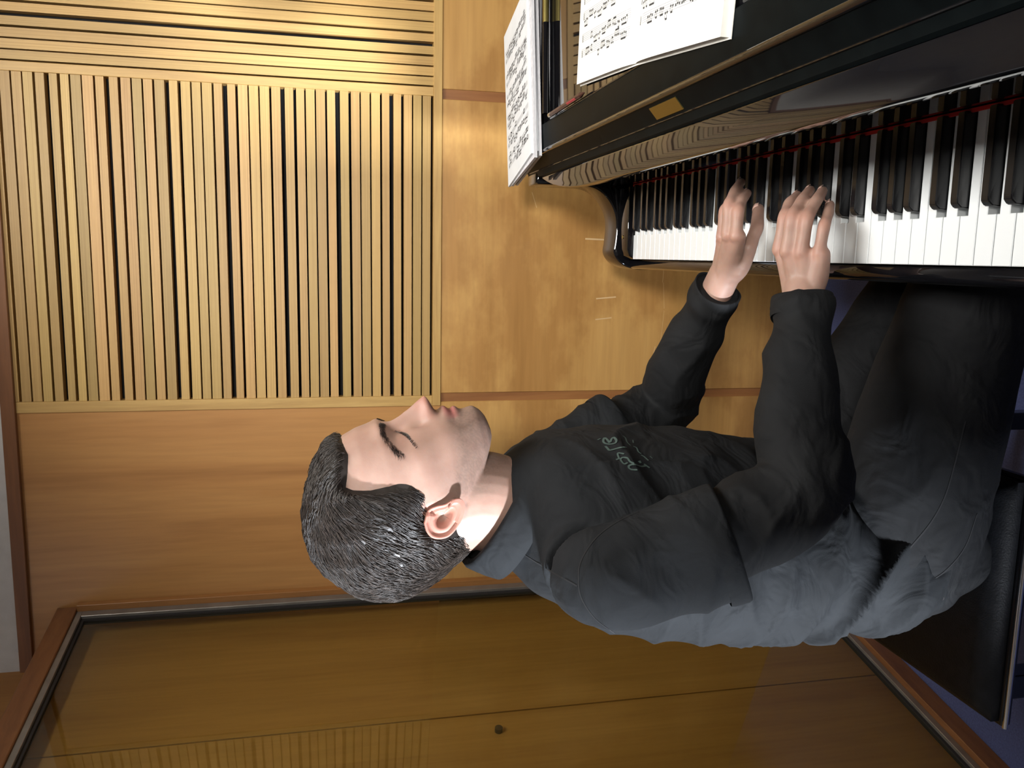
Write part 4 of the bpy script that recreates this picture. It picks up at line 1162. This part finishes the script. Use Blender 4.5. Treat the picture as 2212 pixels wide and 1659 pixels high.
for sg in (-1, 1):
    strands_on_face('eyebrow', [(.111, sg*.010, .0075), (.108, sg*.022, .0115), (.100, sg*.036, .0115), (.086, sg*.049, .0050), (.075, sg*.056, -.0030)], 330, .0075, .0038, (-.5, sg*.75, -.05), 5 + sg, M['hair'], .00024)
    strands_on_face('eyelashes', [(.0985, sg*.017, -.0045), (.0965, sg*.026, -.0085), (.091, sg*.035, -.0130), (.082, sg*.0435, -.0175), (.074, sg*.050, -.0215)], 75, .0040, .0005, (.55, sg*.3, -.55), 9 + sg, M['hair'], .00028)

# ---- clothes
def fabric(name, c0, c1, rough, weave=0.2, sheen=0.25):
    m = mottled(name, c0, c1, 14, rough, weave, 1500, 5.0, 0.25, sheen=sheen)
    nt = m.node_tree; b = nt.nodes['Principled BSDF']; L = nt.links
    fine = next(n for n in nt.nodes if n.type == 'BUMP'); tc = next(n for n in nt.nodes if n.type == 'TEX_COORD')
    mp = N(nt, 'ShaderNodeMapping'); mp.inputs['Scale'].default_value = (1.0, 0.7, 1.5); mp.inputs['Rotation'].default_value = (0.3, 0.6, 0.2)
    L.new(tc.outputs['Object'], mp.inputs['Vector'])
    cr = N(nt, 'ShaderNodeTexNoise', Scale=16.0, Detail=2.5, Distortion=1.2); L.new(mp.outputs['Vector'], cr.inputs['Vector'])
    b2 = N(nt, 'ShaderNodeBump', Strength=0.55, Distance=0.012); L.new(cr.outputs['Fac'], b2.inputs['Height']); L.new(fine.outputs['Normal'], b2.inputs['Normal'])
    L.new(b2.outputs['Normal'], b.inputs['Normal'])
    return m
M['polo'] = fabric('washed_black_cotton', (0.0052, 0.0062, 0.0074), (0.0085, 0.0098, 0.0115), 0.85, 0.25, 0.0)
M['longsleeve'] = fabric('black_jersey', (0.0038, 0.0042, 0.0049), (0.0060, 0.0066, 0.0075), 0.8, 0.2, 0.0)
M['trouser'] = fabric('black_denim', (0.0042, 0.0046, 0.0054), (0.0068, 0.0073, 0.0083), 0.82, 0.25, 0.0)
M['thread'] = plain('black_thread', (0.006, 0.006, 0.007), 0.9)
M['print_green'] = plain('grey_green_print', (0.050, 0.080, 0.070), 0.8)

# trousers
tr_rows = [(0.505, -0.33, -0.425, .150), (0.522, -0.30, -0.450, .166), (0.56, -0.285, -0.466, .174), (0.60, -0.285, -0.472, .172), (0.645, -0.29, -0.474, .164), (0.69, -0.30, -0.470, .154)]
def trouser_leg(Hp, mid1, mid2, K, A):
    return [loft([Hp, mid1[0], mid2[0], K], [(.100, .098), mid1[1], mid2[1], (.067, .066)], (0, 1, 0), 32, 6),
            loft([K + np.array((0.0, 0, 0.0)), K * 0.72 + A * 0.28, K * 0.3 + A * 0.7, A + np.array((0, 0, 0.02))], [(.067, .066), (.066, .068), (.060, .062), (.060, .064)], (0, 1, 0), 32, 6)]
tp = [rings(tr_rows, PY, 48, 2.4)]
tp += trouser_leg(HPR, (np.array((-0.25, 0.916, 0.600)), (.094, .092)), (np.array((-0.095, 0.902, 0.574)), (.080, .079)), KR, AR)
tp += trouser_leg(HPL, (np.array((-0.25, 1.128, 0.575)), (.088, .088)), (np.array((-0.095, 1.130, 0.485)), (.073, .073)), KL, AL)
tm = fuse('trousers', tp, 0.0042, 4)
def tr_fold(p):
    a = 0.0
    hipd = math.exp(-((p.x + .30) / .11) ** 2)
    v = Vector((p.x * 9 + p.z * 10, p.y * 4, p.z * 7 - p.x * 6)); a += 0.0055 * (ridge(v, 2.0, 3) - .5) * hipd
    kn = math.exp(-((p.x + .02) / .09) ** 2); v = Vector((p.x * 16, p.y * 5, p.z * 9)); a += 0.004 * (ridge(v, 6.0, 2) - .5) * kn
    a += 0.0022 * mnoise.noise(p * 14)
    return a if p.z > .515 else a * 0.2
cloth_folds(tm, tr_fold)
trousers = link('trousers', tm, M['trouser'], person, True)
# shoes
for A in (AR, AL):
    s = fuse('shoe', [loft([A + np.array((-.05, 0, -.035)), A + np.array((.02, 0, -.035)), A + np.array((.11, 0, -.043)), A + np.array((.185, 0, -.048))], [(.036, .040), (.040, .040), (.046, .032), (.036, .024)], (0, 1, 0), 24, 5),
                      loft([A + np.array((-.01, 0, -.03)), A + np.array((-.005, 0, .02))], [(.042, .046), (.044, .048)], (0, 1, 0), 24, 4)], 0.004, 3)
    c = get_co(s); c[:, 2] = np.maximum(c[:, 2], 0.001); set_co(s, c)
    link('shoe', s, M['trouser'], person, True)

# long sleeves of the shirt worn underneath
def sleeve_long(E, W, S, name, seed):
    d = (W - E); C = W + (W - E) / np.linalg.norm(W - E) * -0.012
    mids = [S * 0.15 + (HEMR if S[1] < PY else HEML) * 0.85, E + (E - (S + W) / 2) * 0.05, E * 0.72 + W * 0.28, E * 0.4 + W * 0.6, C * 0.86 + E * 0.14, C]
    me = fuse(name, [loft(mids, [(.052, .052), (.050, .049), (.0465, .0455), (.0405, .0395), (.0365, .0340), (.0365, .0335)], (0, 1, 0), 36, 7, 'flat')], 0.0034, 2)
    ax = np.array(d) / np.linalg.norm(d)
    def fold(p):
        q = np.array(p) - E; s = q @ ax
        a = 0.0030 * math.sin(s * 95 + 2.2 * mnoise.noise(p * 22)) * math.exp(-((s - .20) / .05) ** 2)
        bend = math.exp(-(s / .07) ** 2)
        a += 0.0055 * (ridge(Vector((p.x * 20, p.y * 8, p.z * 20)), seed, 2.5) - .5) * bend
        a += 0.0060 * (ridge(Vector((p.x * 12 + p.z * 8, p.y * 10, p.z * 16)), seed + 2, 2) - .5)
        return a
    cloth_folds(me, fold)
    o = link(name, me, M['longsleeve'], person, True)
    return o
slR = sleeve_long(ER, WR, SR, 'long_sleeve', 4.0)
slL = sleeve_long(EL, WLh, SL, 'long_sleeve', 7.0)

# polo shirt: torso and short sleeves in one skin
sh_rows = [(0.590, -0.290, -0.478, .178), (0.615, -0.285, -0.486, .180), (0.66, -0.278, -0.497, .177), (0.72, -0.262, -0.504, .171), (0.79, -0.243, -0.506, .170), (0.86, -0.231, -0.504, .176), (0.92, -0.227, -0.497, .180), (0.98, -0.226, -0.483, .181),
           (1.03, -0.228, -0.462, .174), (1.065, -0.233, -0.440, .152), (1.090, -0.242, -0.430, .118), (1.108, -0.252, -0.412, .085), (1.125, -0.262, -0.395, .066)]
def short_sleeve(S, E, k):
    out = np.array((0, -0.006 if S[1] < PY else 0.006, 0))
    a, e = S + np.array((0.004, 0, 0.008)), (HEMR if S[1] < PY else HEML)
    inn = np.array((-0.350, PY + (S[1] - PY) * 0.45, 1.035))
    return [loft([inn, a + out * 0.2, S * 0.5 + e * 0.5 + out, e + out], [(.058, .056), (.057, .056), (.061, .060), (.0625, .0660)], (0, 1, 0), 40, 6, 'flat')]
shm = fuse('polo_shirt', [rings(sh_rows, PY, 64, 2.35)] + short_sleeve(SR, ER, 1) + short_sleeve(SL, EL, 1), 0.0036, 5)
def sh_fold(p):
    a = 0.0018 * mnoise.noise(p * 9)
    low = max(0, min(1, (0.90 - p.z) / .16)); 
    side = math.exp(-((p.y - .86) / .09) ** 2) + 0.6 * max(0, min(1, (-.44 - p.x) / .05))
    # pulled folds running from the back down to the lap
    v = Vector((p.x * 6.0 + p.z * 4, p.y * 3, p.z * 17 + p.x * 5)); a += 0.024 * (ridge(v, 1.7, 3.4) - .40) * low * min(1, 0.35 + side)
    v = Vector((p.x * 9 - p.z * 11, p.y * 6, p.z * 8 + p.x * 6)); a += 0.0085 * (ridge(v, 5.2, 3) - .5) * (1 - low) * max(0, min(1, (1.07 - p.z) / .05))
    # armpit creases
    r = math.sqrt((p.x + .26) ** 2 + (p.z - .97) ** 2); 
    if p.y < .93: a += 0.004 * math.sin(60 * r + 3 * mnoise.noise(p * 10)) * math.exp(-(r / .09) ** 2)
    if p.y > 1.14: a += 0.005 * math.sin(70 * (p.z + p.x * .3)) * math.exp(-((p.z - .89) / .05) ** 2)
    return a
cloth_folds(shm, sh_fold)
shirt = link('polo_shirt', shm, M['polo'], person, True); shirt['label'] = 'washed black short sleeved polo shirt with small print'

# collar: stand around the neck with two folded leaves, open at the throat
def collar():
    V, F = [], []; n = 72; a0 = 0.80
    cen = np.array((-0.3215, PY))
    prof = [(0.000, 0.000), (0.003, 0.004), (0.0075, 0.0045), (0.0115, 0.001), (0.0165, -0.010), (0.0225, -0.024), (0.0275, -0.0385), (0.0265, -0.0395), (0.0205, -0.025), (0.0135, -0.010), (0.0085, -0.001), (0.0035, -0.006), (0.0015, -0.024)]
    m_ = len(prof)
    for k in range(n + 1):
        al = a0 + (2 * math.pi - 2 * a0) * k / n; c, s = math.cos(al), math.sin(al)
        rx, ry = (0.066, 0.0625)
        tipf = math.exp(-((min(al, 2*math.pi - al) - a0) / 0.35) ** 2)
        for (o, h) in prof:
            r_ = 1.0; oo = o * (1 + 0.25 * tipf); hh = h * (1 + 0.30 * tipf) if h < 0 else h
            x = cen[0] + (rx + oo) * c; y = cen[1] + (ry + oo) * s
            z = 1.1345 - 0.0400 * c - 0.004 * c * c + hh - 0.5 * oo * c * 0.4
            V.append((x, y, z))
    for k in range(n):
        for j in range(m_ - 1):
            F.append((k*m_ + j, (k+1)*m_ + j, (k+1)*m_ + j + 1, k*m_ + j + 1))
    me = mesh('collar', V, F)
    bm = bmesh.new(); bm.from_mesh(me); bmesh.ops.recalc_face_normals(bm, faces=bm.faces[:]); bm.to_mesh(me); bm.free()
    return me
clr = link('collar', collar(), M['polo'], shirt, True)
sol = clr.modifiers.new('t', 'SOLIDIFY'); sol.thickness = 0.0018; sol.offset = 0
# button placket below the throat, and two buttons
def bvh_of(me): return BVHTree.FromPolygons([tuple(v.co) for v in me.vertices], [tuple(p.vertices) for p in me.polygons])
sh_bvh, tr_bvh, slR_bvh = bvh_of(shm), bvh_of(tm), bvh_of(slR.data)
Cpos = Vector((0, 0, CAM_Z))
def px_ray(x, y):
    return (c_right * ((1659 - y) - 829.5) + c_fwd * 1800.0 - c_up * (x - 1106)).normalized()
def hit(bvh, x, y):
    h = bvh.ray_cast(Cpos, px_ray(x, y)); return (h[0], h[1]) if h[0] is not None else None
def ribbon(name, bvhs, strokes, width, mat, parent, off=0.0007):
    """strokes sewn or printed on cloth: each stroke is a list of points found on the garment's surface"""
    V, F = [], []
    for st in strokes:
        w = width
        if isinstance(st, tuple): st, w = st
        pts = []
        for q in catmull(st, 6) if len(st) > 2 else [np.array(st[0]) * (1 - t / 6) + np.array(st[1]) * t / 6 for t in range(7)]:
            best = None
            for bv in bvhs:
                h = hit(bv, q[0], q[1])
                if h and (best is None or (h[0] - Cpos).length < (best[0] - Cpos).length): best = h
            if best: pts.append((best[0] + best[1] * off, best[1]))
        if len(pts) < 2: continue
        k = len(V)
        for i, (p, nr) in enumerate(pts):
            d = (pts[min(i+1, len(pts)-1)][0] - pts[max(i-1, 0)][0]); sd = nr.cross(d).normalized() * w / 2
            V.append(tuple(p + sd)); V.append(tuple(p - sd))
        for i in range(len(pts) - 1): F.append((k + 2*i, k + 2*i + 1, k + 2*i + 3, k + 2*i + 2))
    if F: return link(name, mesh(name, V, F), mat, parent)
# handwriting printed on the chest
def zz(pts): return [(1250 + x / 11.06, 900 + y / 11.06) for x, y in pts]
letters = [(zz([(1690, 1235), (1560, 1150), (1600, 1180), (1480, 1200), (1330, 1150), (1210, 1180), (1195, 1230), (1260, 1275), (1400, 1280)]), .0026),
           (zz([(1420, 1100), (1480, 1080)]), .0032),
           (zz([(1320, 1130), (1220, 1080), (1160, 1000), (1050, 990), (1000, 1040), (1080, 1140), (1170, 1110)]), .0024),
           (zz([(890, 1040), (960, 1010), (935, 930), (950, 880), (1090, 900)]), .0022),
           (zz([(1130, 740), (1000, 750), (750, 815), (700, 780), (640, 720)]), .0030),
           (zz([(740, 640), (690, 570), (620, 520), (590, 600), (640, 655), (760, 670), (880, 640), (900, 570), (840, 510), (790, 545), (760, 620)]), .0030),
           (zz([(450, 570), (520, 535)]), .0020),
           (zz([(1050, 470), (1110, 520), (1150, 620), (1230, 700)]), .0020), (zz([(1290, 570), (1300, 640)]), .0014),
           (zz([(1300, 720), (1380, 760), (1420, 850), (1490, 900)]), .0020), (zz([(1490, 930), (1560, 970), (1660, 1060)]), .0022), (zz([(1700, 960), (1760, 1010)]), .0012)]
ribbon('chest_print', [sh_bvh], letters, .002, M['print_green'], shirt, 0.0009)
# seams of the polo
ribbon('shoulder_seam', [sh_bvh], [[(1328, 1368), (1285, 1335), (1256, 1291), (1250, 1250), (1256, 1210), (1287, 1163), (1330, 1130), (1380, 1105)], [(1123, 1192), (1180, 1228), (1247, 1266)]], .0016, M['thread'], shirt, 0.0005)

# sleeve hems: a doubled band around each cut edge
def hem_ring(S, E, name):
    out = np.array((0, -0.006 if S[1] < PY else 0.006, 0)); e = (HEMR if S[1] < PY else HEML) + out; dd = e - S - out; ax = dd / np.linalg.norm(dd)
    a = np.array((0, 1, 0.0)); a = a - ax * (a @ ax); a /= np.linalg.norm(a); b_ = np.cross(ax, a); V, F = [], []; n = 64
    for k in range(n):
        an = 2 * math.pi * k / n
        u = a * math.cos(an) * .0625 + b_ * math.sin(an) * .0660; L_ = np.linalg.norm(u); w = 1 + 0.02 * math.sin(3 * an + 1)
        for (r, s) in ((1.010, -.020), (1.030, -.016), (1.035, 0.0), (1.015, .0035), (0.93, .0035), (0.80, .000)):
            V.append(e + u * r * w + ax * s)
    for k in range(n):
        for j in range(5): F.append((k*6 + j, ((k+1) % n)*6 + j, ((k+1) % n)*6 + j + 1, k*6 + j + 1))
    me = mesh(name, V, F); bm = bmesh.new(); bm.from_mesh(me); bmesh.ops.recalc_face_normals(bm, faces=bm.faces[:]); bm.to_mesh(me); bm.free()
    return link(name, me, M['polo'], shirt, True)
hem_ring(SR, ER, 'sleeve_hem'); hem_ring(SL, EL, 'sleeve_hem')

# cuffs of the long sleeves
def cuff(E, W, name, par):
    ax = (W - E) / np.linalg.norm(W - E); C = W - ax * 0.012; a = np.array((0, 1, 0.0)); a = a - ax * (a @ ax); a /= np.linalg.norm(a); b_ = np.cross(ax, a); V, F = [], []; n = 56
    pr = ((0.985, -.022), (1.012, -.018), (1.015, -.001), (1.005, .0025), (0.97, .0030), (0.93, .000), (0.90, -.012))
    for k in range(n):
        an = 2 * math.pi * k / n; u = a * math.cos(an) * .0368 + b_ * math.sin(an) * .0338; w = 1 + .025 * math.sin(2 * an + .7)
        for r, s in pr: V.append(C + u * r * w + ax * (s + .003 * math.sin(an * 2)))
    m_ = len(pr)
    for k in range(n):
        for j in range(m_ - 1): F.append((k*m_ + j, ((k+1) % n)*m_ + j, ((k+1) % n)*m_ + j + 1, k*m_ + j + 1))
    me = mesh(name, V, F); bm = bmesh.new(); bm.from_mesh(me); bmesh.ops.recalc_face_normals(bm, faces=bm.faces[:]); bm.to_mesh(me); bm.free()
    link(name, me, M['longsleeve'], par, True)
cuff(ER, WR, 'cuff', slR); cuff(EL, WLh, 'cuff', slL)

# trouser pocket seams and the small metal stud at the waistband
ribbon('pocket_seam', [tr_bvh], [[(1965, 1185), (2010, 1130), (2040, 1075), (2060, 1010), (2085, 910)], [(2110, 1110), (2085, 1180), (2045, 1230), (2000, 1262)]], .0018, M['thread'], trousers, 0.0006)
h_ = hit(tr_bvh, 2030, 1290)
if h_:
    p_, n_ = h_; tube('metal_stud', p_ - n_ * .001, p_ + n_ * .003, .0042, M['steel'], trousers, 14)
# finger nails
M['nail'] = plain('finger_nail', (0.62, 0.40, 0.33), 0.28)
def nail(j, r, up):
    a, t = np.array(j[2]), np.array(j[3]); d = (t - a) / np.linalg.norm(t - a); upv = np.array(up, float); upv = upv - d * (upv @ d); upv /= np.linalg.norm(upv); sd = np.cross(d, upv)
    V, F = [], []
    for i in range(5):
        s = -.0035 + .0105 * i / 4
        for k in range(7):
            w = (k - 3) / 3; hw = r * .78 * (1 - 0.25 * max(0, i - 3)); e_ = math.cos(w * 1.1)
            V.append(t + d * (s - (0.0015 * w * w if i == 4 else 0)) + sd * hw * w + upv * (r * (0.50 + 0.52 * e_) - .0004 - 0.10 * r * max(0, i - 2)))
    for i in range(4):
        for k in range(6): F.append((i*7 + k, i*7 + k + 1, (i+1)*7 + k + 1, (i+1)*7 + k))
    o = link('fingernail', mesh('fingernail', V, F), M['nail'], person, True)
    s_ = o.modifiers.new('t', 'SOLIDIFY'); s_.thickness = .0006
nail(HL['t'], .0082, (-.35, -.55, .75)); nail(HR['p'], .0058, (0.0, -.3, 1)); nail(HR['r'], .0064, (0.0, -.2, 1)); nail(HR['m'], .0067, (0, -.2, 1)); nail(HR['i'], .0066, (0, -.1, 1))
nail(HL['i'], .0066, (0, 0, 1)); nail(HL['m'], .0067, (0, 0, 1))

# narrow opening of the lowered eyes
M['eye'] = mottled('eye_dark', (0.05, 0.045, 0.042), (0.22, 0.20, 0.19), 240, 0.08)
for sg in (-1, 1):
    up_ = catmull([(.0985, sg*.0175, -.0055), (.0965, sg*.026, -.0095), (.091, sg*.035, -.0140), (.083, sg*.0425, -.0180)], 6)
    V, F = [], []
    for i, q in enumerate(up_):
        t = i / (len(up_) - 1); hgt = .0042 * math.sin(math.pi * t) ** 0.7
        for k in range(4):
            w = head_to_world(q + np.array((0.0, 0, -hgt * k / 3))); h3 = body_bvh.find_nearest(Vector(w)); V.append(tuple(h3[0] + h3[1] * (.0004 + .0004 * math.sin(math.pi * k / 3))))
    for i in range(len(up_) - 1):
        for k in range(3): F.append((i*4 + k, i*4 + k + 1, (i+1)*4 + k + 1, (i+1)*4 + k))
    link('eye', mesh('eye', V, F), M['eye'], person, True)
